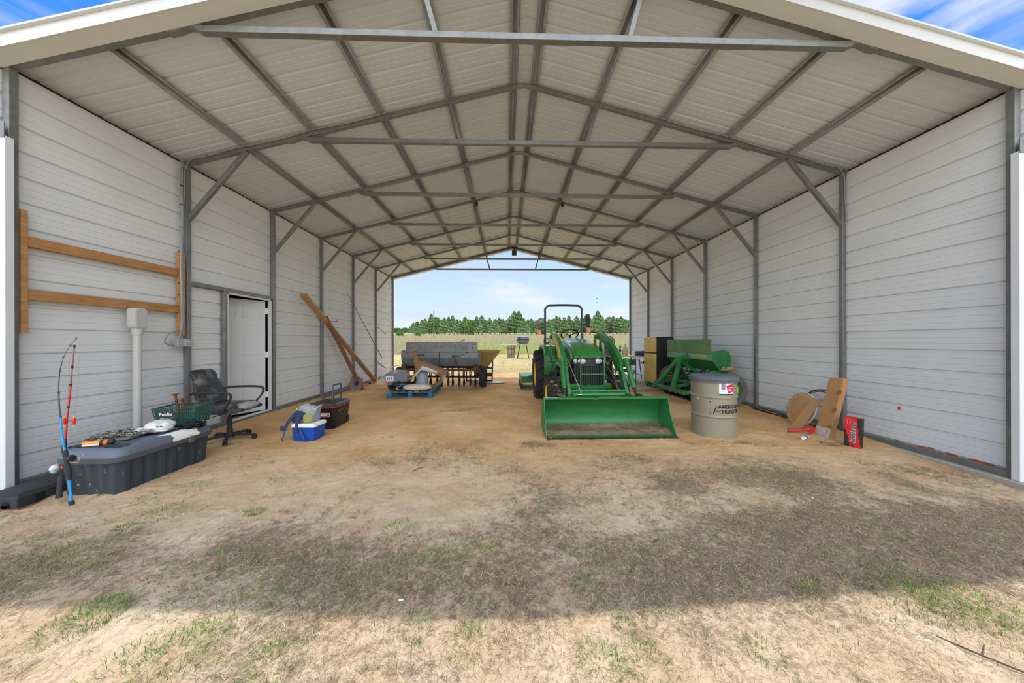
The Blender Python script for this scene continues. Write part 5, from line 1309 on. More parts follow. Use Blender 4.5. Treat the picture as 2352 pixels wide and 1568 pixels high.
m = MB(); m.loft(rings); m.build('sack_body', mat('milky woven plastic', srgb(206,196,186), .5, 0, .08, 10, bump=.25), t, smooth=60)
m = MB(); m.box((.28,-.12,-.035),(.325,.12,.03)); m.build('sewn_end', mat('tan sack end', srgb(176,132,104), .7), t, bevel=.012)

# ================================================================== foam deer target
def D(px, py, y=4.98): return aty(px, py, y)
YD = 4.98
sk = []   # (point, radius, parent)
def S_(p, r, par): sk.append((Vector(p), r, par)); return len(sk)-1
def dz(px, py, dy=0): p = D(px, py, YD); return Vector((p.x, YD+dy, p.z))
pelvis = S_(dz(1014,853), .135, None)
mid = S_(dz(993,848), .135, pelvis); rib = S_(dz(975,840), .15, mid); sh = S_(dz(962,836), .14, rib); chest = S_(dz(956,834), .105, sh)
n1 = S_(dz(957,826), .082, chest); n2 = S_(dz(954,817), .062, n1); hd = S_(dz(950,810), .058, n2); mz = S_(dz(942,811), .040, hd); ns = S_(dz(934,810.5), .026, mz)
for s in (-1, 1):
    a = S_(dz(963,848, s*.07), .07, sh); b_ = S_(dz(956,860, s*.09), .042, a)
    if s < 0: c = S_(dz(948,868, -.09), .028, b_); d_ = S_(dz(939,873, -.09), .022, c); S_(dz(935,873, -.09), .024, d_)
    else: c = S_(dz(956,872, .09), .026, b_); d_ = S_(dz(953,885, .09), .022, c); S_(dz(951,889, .09), .024, d_)
    a = S_(dz(1018,858, s*.08), .10, pelvis); b_ = S_(dz(1018,868, s*.09), .052, a); c = S_(dz(1016 + (0 if s < 0 else -8),876, s*.09), .034, b_)
    d_ = S_(dz(1003 - (0 if s < 0 else 8),884, s*.09), .024, c); e_ = S_(dz(993,892 if s < 0 else 889, s*.09), .021, d_); S_(dz(990,893.0 if s < 0 else 890, s*.09), .024, e_)
tl = S_(dz(1028,852), .04, pelvis); S_(dz(1033,862), .022, tl)
me = bpy.data.meshes.new('body'); me.from_pydata([tuple(p) for p, r, q in sk], [(q, i) for i, (p, r, q) in enumerate(sk) if q is not None], [])
tmp = bpy.data.objects.new('tmp', me); COL.objects.link(tmp)
md = tmp.modifiers.new('skin', 'SKIN'); md.use_smooth_shade = True; md.branch_smoothing = .3
for i, (p, r, q) in enumerate(sk): v = me.skin_vertices[0].data[i]; v.radius = (r, r); v.use_root = (i == 0)
sb_ = tmp.modifiers.new('sub', 'SUBSURF'); sb_.levels = 4; sb_.render_levels = 4
dg = bpy.context.evaluated_depsgraph_get(); dg.update()
bm_ = bpy.data.meshes.new_from_object(tmp.evaluated_get(dg)); bpy.data.objects.remove(tmp)
bm_.name = 'body'; bm_.materials.clear()
for q in (mat('deer brown', srgb(142,108,80), .85, 0, .08, 8), mat('deer pale belly', srgb(206,210,208), .85, 0, .06, 8), mat('deer nose', srgb(44,40,40), .5)): bm_.materials.append(q)
t = thing('deer_target', 'brown and white foam deer target rearing on the pallet before the grain drill', 'deer target', (dz(993,893).x, YD, PZ))
bx = [dz(966,846), dz(1006,858)]; 
ax_a, ax_b = dz(962,851), dz(1008,866)
thr_a, thr_b = dz(938,815), dz(949,822)
for p in bm_.polygons:
    c = p.center
    u = (c.x-ax_a.x)/(ax_b.x-ax_a.x); line = ax_a.z + (ax_b.z-ax_a.z)*u
    k = 0
    qx = 1181.65 + (c.x + .2556 - YAW*7.78)*91.2; qy = 782.4 - (c.z - 1.2915)*91.2
    if 964 + (851-qy)*.85 < qx < 1008 - (qy-850)*.15 and qy > 838 + (qx-975)*.375 and qy < 868: k = 1
    if 936 < qx < 949.5 and qy > 811.5 + (qx-936)*.05 and qy < 827: k = 1
    if qx > 1021 and 859 < qy < 874 and qx > 1021 + (859-qy)*.2 + 2: k = 1
    if c.x < dz(934.5,0).x and c.z > dz(0,820).z: k = 2
    p.material_index = k
bo = bpy.data.objects.new('body', bm_); COL.objects.link(bo); bo.parent = t
bo.location = -t.location
def rel(v): return Vector(v) - t.location
for s in (-1, 1):
    e = rel(dz(952,807, s*.03)); m = MB(); m.loft([[e+Vector((.0,0,0)), e+Vector((.03,s*.01,-.01)), e+Vector((.02,s*.02,.01))], [e+Vector((.035,s*.05,.035)), e+Vector((.05,s*.045,.02)), e+Vector((.045,s*.055,.03))]]); m.build('ear', MATS['deer brown'], t, smooth=60)
    m = MB(); m.tube([rel(dz(953,806, s*.03)), rel(dz(956,800, s*.07)), rel(dz(953,794, s*.10)), rel(dz(947,791, s*.09))], .007, 6, smooth=4); m.build('antler', mat('pale antler', srgb(176,160,120), .7), t)
    m = MB().ball(rel(dz(947.5,808.5, s*.052)), .010, n=10, m=6); m.build('eye', mat('black eye', srgb(14,12,12), .2), t)
# ================================================================== right side
# steel drum with lid
t = thing('barrel', 'khaki steel drum feeder with grey lid and a black antler logo right of the bucket', 'barrel', (2.66, 1.475, -.02))
khaki = mat('khaki drum paint', srgb(146,139,120), .42, .15, .05, 2)
m = MB(); R0 = .275
m.lathe([(0,0),(R0-.004,0),(R0,.008),(R0,.27),(R0+.010,.283),(R0+.012,.29),(R0+.010,.297),(R0,.31),(R0,.53),(R0+.010,.543),(R0+.012,.55),(R0+.010,.557),(R0,.57),(R0,.79),(0,.79)], 64); m.build('drum', khaki, t, smooth=22)
m = MB(); m.lathe([(R0+.002,.745),(R0+.016,.745),(R0+.018,.775),(R0+.024,.78),(R0+.022,.815),(R0+.008,.826),(R0-.06,.828),(R0-.10,.832),(0,.834)], 64); m.build('lid', mat('dusty grey lid plastic', srgb(92,96,106), .7, 0, .14, 5, col2=srgb(120,124,132), patch=.62, ps=8), t, smooth=40)
def wrapf(ang0, off=.0012):
    def f(p):
        a = ang0 + p.x/R0; return Vector(((R0+off+p.z)*math.cos(a), (R0+off+p.z)*math.sin(a), p.y))
    return f
def curved_patch(name, x0, x1, z0, z1, m_, par, off=.001, poly=None, a0=0.0, n=10):
    f = wrapf(a0, off); mb = MB(); 
    if poly is None:
        rows = [[f(Vector((x0+(x1-x0)*i/n, z, 0))) for i in range(n+1)] for z in (z0, z1)]
        mb.loft(rows, closed=False, cap=False)
    else: mb.add([f(Vector((x, z, 0))) for x, z in poly], [tuple(range(len(poly)))])
    return mb.build(name, m_, par, smooth=0)
A0 = math.radians(-90 - 6.0)
LM = mat('drum lettering black', srgb(26,26,26), .5)
Mz = Matrix.Identity(4)
text('lettering', 'AMERICAN', .066, LM, t, T(0,0,.43), wrap=wrapf(A0+.26, .0012), ext=.0004, bold=.0022, sx=.92)
text('lettering', 'HUNTER', .072, LM, t, T(0,0,.366), wrap=wrapf(A0+.34, .0012), ext=.0004, bold=.0022, sx=.92)
# antler emblem
ant = [[(-.125,.315),(-.118,.35),(-.105,.385),(-.08,.415),(-.045,.430)],[(-.112,.365),(-.08,.352),(-.04,.346),(.0,.352),(.03,.358)],[(-.10,.385),(-.07,.392),(-.045,.405)],[(-.06,.352),(-.035,.368),(-.01,.374)]]
f = wrapf(A0 - .03, .0015)
m = MB()
for k, c in enumerate(ant): 
    q = [f(Vector((x, z+.02, 0))) for x, z in c]; m.tube(q, [.010,.011,.012,.012,.012,.011,.010,.010,.009,.008,.007,.006,.005,.004,.003,.002,.001] if k < 2 else [.009,.008,.007,.006,.005,.004,.003,.002,.001], 6, smooth=4, flat=.2)
m.build('antler_emblem', LM, t)
# paper label near the rim
curved_patch('paper_label', .10, .285, .585, .742, white_p, t, .0015, a0=A0-.62)
fr_ = wrapf(A0-.62, .0024); mb_ = MB(); xs_ = [.185+.10*i/14 for i in range(15)]
mb_.loft([[fr_(Vector((x, .605+max(0,(.21-x))*4.4+max(0,x-.21)*.33, 0))) for x in xs_], [fr_(Vector((x, .715+(x-.185)*.2, 0))) for x in xs_]], closed=False, cap=False); mb_.build('label_red', mat('label crimson', srgb(206,38,72), .5), t, smooth=0)
curved_patch('label_dark_band', .10, .285, .585, .604, mat('label dark', srgb(52,50,38), .6), t, .0024, a0=A0-.62)
curved_patch('label_picture', .125, .175, .655, .742, mat('label grey drum', srgb(138,134,128), .6), t, .0026, a0=A0-.62)
curved_patch('label_spinner', .135, .170, .636, .642, mat('label black', srgb(40,40,40), .6), t, .0026, a0=A0-.62)
text('lettering', '350', .030, mat('label dark red', srgb(110,16,40), .6), t, T(0,0,.706), wrap=wrapf(A0 - .62 + .235/R0, .0032), ext=.0002)
for z_, w_ in ((.682,.07),(.665,.03),(.648,.05)): curved_patch('label_line', .215, .215+w_, z_, z_+(.009 if z_ > .68 else .004), white_p, t, .003, a0=A0-.62, n=4)
m = MB()
for x, z in ((-.17,.49),(-.17,.345)): p = wrapf(A0, .0008)(Vector((x, z, 0))); q = wrapf(A0, .0035)(Vector((x, z, 0))); m.cyl(p, q, .007, n=12)
m.build('bolt_hole', black, t)
p = wrapf(A0, .0006)(Vector((-.33,.525,0))); q = wrapf(A0, .002)(Vector((-.33,.525,0))); MB().cyl(p, q, .02, n=16).build('paint_chip', mat('bare tan spot', srgb(214,180,128), .7), t)
p = wrapf(A0, .0)(Vector((-.24,.0,0)))
m = MB(); tag(MB().box((2.02,1.60,-.005),(2.22,1.64,.03), T(0,.25,0)).build('offcut', wood_d), 'short dark wood offcut on the sand left of the drum', 'wood offcut')
# wheel and drill: long axis along the wall
t = thing('seed_drill', 'green box seed drill with raised lid and lettering parked along the right wall', 'seed drill', (3.85, 3.25, -.02), math.radians(1.5))
L0, L1 = .0, 1.62
My = Matrix(((1,0,0,0),(0,0,-1,0),(0,1,0,0),(0,0,0,1)))   # profile in (x,z), extruded along -Y: z_local -> -y
hexp = [(0,.91),(0,1.08),(.22,1.12),(.34,1.09),(.40,.95),(.33,.66),(.17,.66)]
m = MB(); m.prism([(.004,.915),(.004,1.05),(.20,1.06),(.33,1.06),(.385,.95),(.32,.68),(.18,.68)], -L1, -L0, My); m.build('seed_box', drill_green, t, bevel=.004)
for y in (L0-.004, L1+.004):
    m = MB(); m.prism(hexp, -y-.006, -y+.006, My); e = m.build('end_plate', drill_green, t, bevel=.004)
    m = MB()
    for x, z in ((.20,.80),(.28,.80),(.22,.74),(.28,.74),(.05,.96)): m.cyl((x,y-.012,z),(x,y-.004,z), .008, n=8)
    m.build('bolts', dark_steel, e)
m = MB(); m.prism([(.01,.72),(.13,.70),(.17,.60),(.13,.50),(.0,.48),(-.09,.56),(-.08,.66)], .0, .035, My)
m.build('chain_guard', drill_green, t, bevel=.006)
m = MB(); m.box((-.008,L0,.905),(.002,L1,1.035)); fp = m.build('front_strip', drill_teal, t, bevel=.002)
m = MB(); m.box((-.012,L0+.02,1.04),(.003,L1,1.33)); m.build('open_lid', drill_faded, t, bevel=.003)
tx = text('lettering', 'JOHN DEERE', .088, mat('gold lettering', srgb(206,176,60), .5), t, T(-.0095,.40,.975) @ R(-PI/2,'Z') @ R(PI/2,'X'), bold=.002, sx=1.02)
m = MB()
for y in (.80,): m.box((-.014,y-.008,.80),(-.008,y+.008,1.04))
m.beam((.0,.80,.90),(.17,.80,.68), .012,.012); m.build('seam_bracket', drill_green, t)
m = MB()   # main frame
m.beam((.05,.0,.36),(.05,1.65,.36), .08,.08); m.beam((-.55,-.0,.27),(-.55,1.45,.27), .09,.08); m.beam((.30,.0,.36),(.30,1.65,.36), .07,.07)
for y in (.0,.72,1.45): m.beam((-.55,y,.27),(.05,y,.34), .06,.06)
m.beam((-.55,1.45,.27),(-.72,1.30,.30), .05,.09)
m.build('frame', drill_green, t, bevel=.004)
m = MB(); 
m.beam((-.55,1.18,.27),(-.16,.88,.92), .075,.075); m.beam((-.55,.46,.27),(-.16,.80,.92), .085,.085)
m.beam((-.16,.84,.90),(.05,.84,.96), .08,.10); m.beam((-.16,.80,.86),(.05,.10,.46), .05,.05)
m.build('hitch_mast', drill_green, t, bevel=.004)
m = MB()
for y in (.46,1.18): m.cyl((-.62,y,.24),(-.52,y,.24), .02, n=12)
m.build('hitch_pin', steel, t)
for k in range(9):
    y = .10 + k*.175
    m = MB(); m.cyl((-.04,y-.012,.17),(-.04,y+.012,.17), .17, n=24); m.beam((-.04,y,.17),(.10,y+.02,.42), .03,.04); m.build('disc_opener', mat('dark disc steel', srgb(36,36,38), .55, .3, .3, 8), t, smooth=30)
    m = MB(); m.tube([(.12,y,.70),(.06,y+.02,.58),(.10,y,.46),(.02,y,.34)], .018, 7, smooth=4); m.beam((-.06,y,.46),(.18,y+.04,.54), .03,.025); m.build('seed_tube', drill_green if k % 2 else mat('dark drill parts', srgb(28,52,34), .7, 0, .3, 9), t)
m = MB(); m.beam((-.02,.05,.50),(-.02,1.6,.50), .03,.03); m.beam((.16,.05,.60),(.16,1.6,.60), .04,.04); m.build('rock_shaft', mat('dark drill parts', srgb(28,52,34)), t)
for y, lab in ((-.13,'near'),(1.83,'far')):
    m = MB(); m2 = Matrix.Translation((.24,y,.345)) @ R(PI/2,'Z')
    tyre(m, .345, .15, .23, 40); ty = m.build('tyre', mat('dusty tyre rubber', srgb(104,100,94), .9, 0, .12, 9), t, smooth=40); ty.matrix_local = m2
    m = MB()
    for k in (-1, 1): m.lathe([(.245,k*.062),(.235,k*.066),(.225,k*.05),(.20,k*.045),(.17,k*.04)], 36, R(PI/2,'Y'))
    wr_ = m.build('wheel_rim', mat('green rim paint', srgb(40,104,70), .4, .1, .12, 6), ty, smooth=40)
    m = MB()
    for k in (-1, 1): m.lathe([(.172,k*.04),(.14,k*.03),(.08,k*.02),(.07,k*.05),(.0,k*.05)], 32, R(PI/2,'Y'))
    m.build('wheel_disc', yellow, ty, smooth=40)
    m = MB(); m.lathe([(.249,-.064),(.254,-.066),(.249,-.060)], 40, R(PI/2,'Y')); m.lathe([(.249,.064),(.254,.066),(.249,.060)], 40, R(PI/2,'Y')); m.build('rim_ring', white_p, ty)
m = MB().ball((4.10,3.10,.735), (.13,.06,.035), n=22, m=10, nz_=.9, seed=41, sc=3); tag(m.build('rag', mat('dirty tan rag', srgb(158,144,112), .9, 0, .3, 20)), 'dirty tan rag draped on top of the seed drill wheel', 'rag')
# rear corner: slab, fridge, table
m = MB().box((2.45,5.08,-.12),(4.56,9.10,.045)); struct(m.build('floor_slab', concrete, bevel=.01))
SZ = .0455
t = thing('refrigerator', 'small old refrigerator with yellow faded front and black sides on the concrete slab', 'refrigerator', (3.875, 5.46, SZ+.002), math.radians(-84))
m = MB().box((-.27,-.22,.03),(.27,.24,1.34)); m.build('cabinet', mat('black textured cabinet', srgb(26,30,36), .6, 0, .1, 20), t, bevel=.006)
gold = mat('tarnished gold door', srgb(196,164,86), .4, .25, .12, 3, col2=srgb(150,122,66), patch=.62, ps=3)
MB().box((-.27,-.27,.93),(.27,-.222,1.335)).build('freezer_door', gold, t, bevel=.012)
MB().box((-.27,-.27,.06),(.27,-.222,.905)).build('fridge_door', gold, t, bevel=.012)
m = MB().box((-.26,-.275,.905),(.27,-.225,.928)); m.build('door_gap_trim', black, t)
m = MB().cyl((.19,-.278,1.27),(.19,-.27,1.27), .018, n=16); m.build('badge', steel, t)
m = MB()
for x in (-.22,.22): m.cyl((x,-.20,0),(x,-.20,.03), .02, n=10); m.cyl((x,.20,0),(x,.20,.03), .02, n=10)
m.build('foot', dark_steel, t)
t = thing('folding_table', 'white topped folding table standing by the right wall near the rear', 'table', (3.68, 7.05, SZ))
m = MB(); m.prism(rrect(1.30,.70,.06,4), .735, .765); m.build('tabletop', mat('off white table plastic', srgb(214,210,196), .5, 0, .04, 8), t, bevel=.006)
for sx in (-1, 1):
    for sy in (-1, 1): MB().cyl((sx*.56,sy*.30,0),(sx*.46,sy*.27,.735), .014, n=10).build('leg', black, t)
    m = MB().cyl((sx*.52,-.29,.25),(sx*.52,.29,.25), .010, n=8); m.cyl((sx*.49,-.28,.50),(sx*.49,.28,.50), .010, n=8); m.tube([(sx*.49,0,.50),(sx*.15,0,.73)], .009, 7); m.build('brace', black, t)
TZ = SZ + .7655
m = MB(); t = thing('jug', 'clear plastic jug of pale yellow liquid standing on the folding table', 'jug', (3.50, 6.85, TZ))
m.lathe([(0,.0),(.085,.0),(.09,.02),(.09,.18),(.07,.25),(.035,.31),(.03,.36),(.034,.38),(0,.38)], 24); m.build('jug_body', mat('milky clear plastic', srgb(226,222,206), .3, 0, .03, 5), t, smooth=50)
m = MB(); m.lathe([(.0915,.02),(.0925,.03),(.0925,.175),(.0915,.18)], 24); m.build('liquid', mat('pale yellow liquid', srgb(224,196,140), .3), t, smooth=50)
t = thing('bottle', 'dark wine bottle with a pale label and blue cap on the folding table', 'bottle', (3.30, 6.75, TZ))
m = MB(); m.lathe([(0,0),(.038,0),(.038,.18),(.016,.23),(.014,.28),(0,.28)], 20); m.build('bottle_body', mat('dark bottle glass', srgb(22,20,30), .12), t, smooth=50)
m = MB(); m.lathe([(.0385,.05),(.0388,.06),(.0388,.13),(.0385,.14)], 20); m.build('bottle_label', white_p, t)
m = MB(); m.lathe([(.018,.225),(.036,.25),(.036,.31),(.030,.33),(0,.33)], 16); m.build('blue_top', mat('pale blue cap', srgb(110,176,206), .5), t)
t = thing('rolled_mat', 'rolled grey mat tied with straps lying on the folding table', 'rolled mat', (4.14, 6.98, TZ+.075))
m = MB(); m.cyl((-.27,0,0),(.30,-.05,0), .07, .075, n=24); m.build('roll', mat('dark grey roll', srgb(92,94,98), .6, 0, .15, 12), t, bevel=.01)
m = MB(); m.cyl((-.02,-.02,0),(.0,-.022,0), .078, n=24); m.build('tie_strap', black, t)
t = thing('purple_box', 'dark purple grey case on the left end of the folding table', 'case', (3.12, 7.12, TZ), .3)
m = MB().box((-.13,-.10,0),(.13,.10,.20)); m.build('case_body', mat('purple grey plastic', srgb(74,70,94), .5), t, bevel=.02)
m = MB().tube([(-.08,0,.20),(-.05,0,.26),(.02,0,.27),(.05,0,.20)], .008, 6); m.build('handle', steel, t)
t = thing('band_machine', 'tall dark green machine with a rounded white rimmed top behind the table', 'machine', (3.22, 7.62, SZ))
m = MB(); Mg = R(math.radians(10),'Z')
m.loft([[(x,-.10,z),(x,.10,z)] for x, z in ()] or [[(-.12,-.10,0),(.12,-.10,0),(.12,.10,0),(-.12,.10,0)],[(-.10,-.09,.9),(.10,-.09,.9),(.10,.09,.9),(-.10,.09,.9)]]); m.build('column', mat('dark machine green', srgb(38,62,50), .5), t, bevel=.01)
m = MB(); pl = [(.15*math.cos(a), (.20 if math.sin(a) > 0 else .16)*math.sin(a)) for a in [i*PI/14 for i in range(28)]]; m.prism(pl, -.07, .14, T(0,-.06,1.20) @ R(PI/2,'X') ); hd_ = m.build('wheel_housing', mat('dark machine green', srgb(38,62,50)), t, smooth=40)
m = MB(); m.box((-.13,-.12,.70),(.06,.10,1.2)); m.build('neck', mat('dark machine green', srgb(38,62,50)), t, bevel=.02)
m = MB(); m.tube([(.115*math.cos(a)-.01,-.205,1.20+.145*math.sin(a)) for a in [i*PI/12 for i in range(24)]], .022, 8, closed=True); m.build('white_rim', mat('cream rim', srgb(222,214,196), .6), hd_)
# camp stool under the table
t = thing('camp_chair', 'folding camp chair with dark teal fabric in front of the table', 'camp chair', (3.26, 6.28, SZ), math.radians(8))
m = MB()
for s in (-1,1): m.tube([(s*.24,-.20,0),(s*.24,-.20,.70)], .011, 8); m.tube([(s*.24,.22,0),(s*.24,.22,.42)], .011, 8)
m.tube([(-.24,-.20,.02),(.24,-.20,.38)], .009, 7); m.tube([(.24,-.215,.02),(-.24,-.215,.38)], .009, 7); m.tube([(-.24,.22,.02),(-.24,-.20,.38)], .009, 7); m.tube([(.24,.22,.02),(.24,-.20,.38)], .009, 7)
m.tube([(-.24,.235,.02),(.24,.235,.38)], .009, 7); m.tube([(.24,.22,.02),(-.24,.22,.38)], .009, 7); m.build('frame', black, t)
tealf = mat('dark teal fabric', srgb(56,88,92), .9, 0, .12, 14)
m = MB().box((-.245,-.215,.53),(.245,-.195,.70)); m.build('back_sling', tealf, t, bevel=.006)
m = MB(); m.loft([[(-.24,y,.40 if abs(y) > .1 else .37) for y in (-.2,-.08,.08,.22)] + [(-.24,y,.39 if abs(y) > .1 else .36) for y in (.22,.08,-.08,-.2)], [(.0,y,.37 if abs(y) > .1 else .33) for y in (-.2,-.08,.08,.22)] + [(.0,y,.36 if abs(y) > .1 else .32) for y in (.22,.08,-.08,-.2)], [(.24,y,.40 if abs(y) > .1 else .37) for y in (-.2,-.08,.08,.22)] + [(.24,y,.39 if abs(y) > .1 else .36) for y in (.22,.08,-.08,-.2)]]); m.build('seat_sling', tealf, t, smooth=60)
p = aty(1483, 830, 6.6)
t = thing('lamp', 'small dark grey clamp lamp hanging beside the refrigerator', 'clamp lamp', (p.x-.03, 6.6, p.z-.02))
m = MB(); m.lathe([(0,.05),(.03,.05),(.06,-.04),(.055,-.04)], 16, R(.9,'Y')); m.build('lamp_shade', dark_steel, t)
# round top and boxes leaning on the right wall
def leaning(M): return M
t = thing('round_table_top', 'round tan table top with pale rim leaning on the right wall', 'table top', (4.25, 1.80, -.01))
Ml = T(0,0,.255) @ R(math.radians(-8),'Z') @ R(math.radians(-90+16),'Y') 
m = MB(); m.lathe([(0,-.012),(.24,-.012),(.25,-.008),(.25,.012),(.24,.014),(0,.014)], 64, Ml); m.build('disc', mat('tan laminate', srgb(196,148,100), .6, 0, .05, 4), t, smooth=40)
m = MB(); m.lathe([(.2505,-.016),(.261,-.010),(.261,.012),(.2505,.016)], 64, Ml); m.lathe([(.225,.0145),(.232,.0152),(.232,.0145)], 64, Ml); m.build('rim', mat('pale rim', srgb(206,200,184), .4), t, smooth=40)
t = thing('hoop', 'thin dark blue metal hoop leaning on the wall behind the round table top', 'hoop', (4.38, 1.66, 0))
m = MB(); Mh = T(0,0,.285) @ R(math.radians(-90+14),'Y'); m.tube([(.275*math.cos(a),.275*math.sin(a),0) for a in [i*PI/24 for i in range(48)]], .012, 8, M=Mh, closed=True); m.tube([(.25*math.cos(a),.25*math.sin(a),0) for a in [i*PI/24 for i in range(48)]], .006, 8, M=Mh, closed=True); m.build('ring', mat('dark blue hoop', srgb(70,82,96), .4, .4), t)
def carton(name, label, corners, depth, mts=cardb):
    """box standing between four front corners (bl, br, tr, tl), thickness away from the viewer"""
    bl, br, tr_, tl_ = [Vector(c) for c in corners]; n = (br-bl).cross(tl_-bl).normalized()
    o = thing(name, label, 'cardboard box', tuple((bl+br)/2)); k = Vector(o.location); dn = -n*depth
    m = MB().add([c-k for c in (bl,br,tr_,tl_)] + [c-k+dn for c in (bl,br,tr_,tl_)], [(0,1,2,3),(7,6,5,4),(0,4,5,1),(1,5,6,2),(2,6,7,3),(3,7,4,0)])
    m.build('carton', mts, o, bevel=.004)
    return o, k, bl, br, tr_, tl_, n
def onface(bl, br, tl_, n, u0, u1, v0, v1, off=.0012, k=Vector((0,0,0)), th=.0008):
    ex, ey = (br-bl), (tl_-bl); q = [bl+ex*u+ey*v+n*off-k for u, v in ((u0,v0),(u1,v0),(u1,v1),(u0,v1))]
    return q + [c+n*th for c in q]
FB = [(0,1,2,3),(7,6,5,4),(0,4,5,1),(1,5,6,2),(2,6,7,3),(3,7,4,0)]
# flat narrow carton leaning on the round top
bl = Vector((3.93,1.67,.0)); br = Vector((4.02,1.40,.0)); ux = (br-bl).normalized()
cb = carton('cardboard_box', 'flat narrow cardboard carton leaning across the round table top', [atz(1811,984,-.01), atz(1838,988,-.01), atz(1889,919,.46), atz(1867,912,.47)], .025)
bp_ = [aty(1812,982,1.62), aty(1838,985,1.56)]
for v0, v1 in ((.02,.10),(.42,.52),(.88,.96)): MB().add(onface(cb[2],cb[3],cb[5],cb[6],.30,.92,v0,v1,k=cb[1]), FB).build('packing_tape', tape, cb[0])
def face_text(name, body, size, mt_, cbx, u, v, rot=0.0, sx=1.0, bold=.0008):
    o, k, bl, br, tr_, tl_, n = cbx; ex = (br-bl).normalized(); ey = n.cross(ex); c = bl + (br-bl)*u + (tl_-bl)*v + n*.0022 - k
    M = Matrix((ex, ey, n)).transposed().to_4x4(); M.translation = c
    return text(name, body, size, mt_, o, M @ R(rot,'Z'), bold=bold, sx=sx, ext=.0003)
face_text('lettering', 'AMERICAN', .026, LM, cb, .42, .70, PI/2)
# tall carton
cc = carton('cardboard_box', 'tall brown cardboard carton wrapped in film leaning against the second right post', [atz(1870,999,-.03), atz(1903,1010,-.03), atz(1938,870,.80), atz(1904,867,.80)], .07)
for v0, v1 in ((.17,.24),(.47,.54),(.76,.83)): MB().add(onface(cc[2],cc[3],cc[5],cc[6],.72,1.0,v0,v1,k=cc[1]), FB).build('packing_tape', tape, cc[0])
m = MB().add(onface(cc[2],cc[3],cc[5],cc[6],.005,.995,.01,.19,.002,cc[1],.001), FB); m.build('stretch_film', mat('clear stretch film', srgb(196,186,180), .2, 0, .12, 12, col2=srgb(224,224,228), patch=.56, ps=12, stretch=(1,1,4)), cc[0])
# red product carton
cr_mat = mat('black carton print', srgb(28,24,24), .5)
cr = carton('product_box', 'red and black printed carton standing upright at the foot of the right wall', [atz(1938,1028,-.06), atz(1977,1037,-.065), aty(1981,963,atz(1977,1037,-.065).y), aty(1939,956,atz(1938,1028,-.06).y)], .09, [cr_mat])
cr[0]['category'] = 'box'
o, k, bl, br, tr_, tl_, n = cr
pol = [(.0,1.0),(.78,1.0),(.80,.78),(.86,.62),(.84,.48),(.95,.33),(.93,.22),(1.0,.16),(1.0,0),(.42,0),(.32,.10),(.36,.16),(.24,.30),(.22,.42),(.12,.50),(.10,.58),(.02,.64),(.0,.70)]
m = MB(); q = [bl+(br-bl)*u+(tl_-bl)*v+n*.0012-k for u, v in pol]; m.add(q, [tuple(range(len(q)))]); m.build('red_panel', red, o, smooth=0)
m = MB(); tp = [tl_, tr_, tr_-n*.09, tl_-n*.09]; m.add([c-k+Vector((0,0,.0012)) for c in tp], [(0,1,2,3)]); m.build('red_top', mat('pinkish red card', srgb(206,52,60), .5), o, smooth=0)
face_text('lettering', 'SunSlinger', .062, mat('white outline lettering', srgb(225,215,215), .5), cr, .545, .55, PI/2, bold=.0042)
face_text('lettering', 'SunSlinger', .062, LM, cr, .545, .55, PI/2, bold=.0012).location = n*.0008
face_text('lettering', 'AMERICAN HUNTER', .020, LM, cr, .50, .24, PI/2)
m = MB()
for u0, u1, v0, v1 in ((.20,.22,.78,.95),(.36,.38,.78,.95),(.20,.38,.78,.785),(.20,.38,.945,.95)): m.add(onface(bl,br,tl_,n,u0,u1,v0,v1,.0016,k), FB)
m.build('label_frame', mat('pale pink print', srgb(232,180,184), .5), o)
# caulk gun and tube
a = aty(1822, 990, 1.30); b_ = aty(1862, 984, 1.22)
t = thing('caulk_gun', 'red caulking gun lying on the sand between the cartons', 'caulk gun', (3.72, 1.40, .012))
a = Vector((-.03,.02,.015)); b_ = Vector((.17,-.04,.045))
m = MB(); m.cyl(a, b_, .022, n=18); m.build('barrel', mat('dark red tube', srgb(178,22,34), .35), t)
m = MB(); m.cyl(b_, b_+Vector((.03,-.01,.006)), .03, n=18); m.prism([(0,.02),(.07,.03),(.07,-.01),(.02,-.07),(-.015,-.07),(.03,-.01)], -.012, .012, T(.195,-.05,.055) @ R(-.3,'Z') @ R(PI/2,'X')); m.build('handle', red, t, bevel=.004)
m = MB(); m.cyl(b_+Vector((-.02,0,0)), b_+Vector((-.0,0,0)), .0235, n=18); m.build('collar', steel, t)
t = thing('caulk_tube', 'white and blue sealant tube lying on the sand in front of the cartons', 'tube', (3.665, 1.13, -.005), rot=(0,0,math.radians(8)))
m = MB(); m.cyl((-.055,0,.02),(.055,.04,.022), .022, n=18); m.build('tube_body', white_p, t)
m = MB(); m.cyl((.0,.02,.0212),(.042,.0355,.0215), .0226, n=18); m.build('blue_print', mat('bright blue print', srgb(30,110,200), .4), t)
m = MB(); m.cyl((-.015,.0146,.0208),(.0,.02,.0212), .0226, n=18); m.build('black_print', black, t)
# black hose-like sheet at the wall foot
p1, p2 = atz(1732, 944, -.01), atz(1800, 962, -.01)
t = thing('edging_strip', 'crumpled strip of black plastic sheet at the foot of the right wall', 'plastic strip', (0,0,0))
m = MB()
for k in range(4): m.tube([Vector((4.44+.02*math.sin(k*2+i),2.95-i*.15+.02*k,-.005+.012*k+.008*math.sin(i*1.7+k))) for i in range(6)], .013, 6, smooth=4, flat=.35)
m.build('strip', black_s, t)
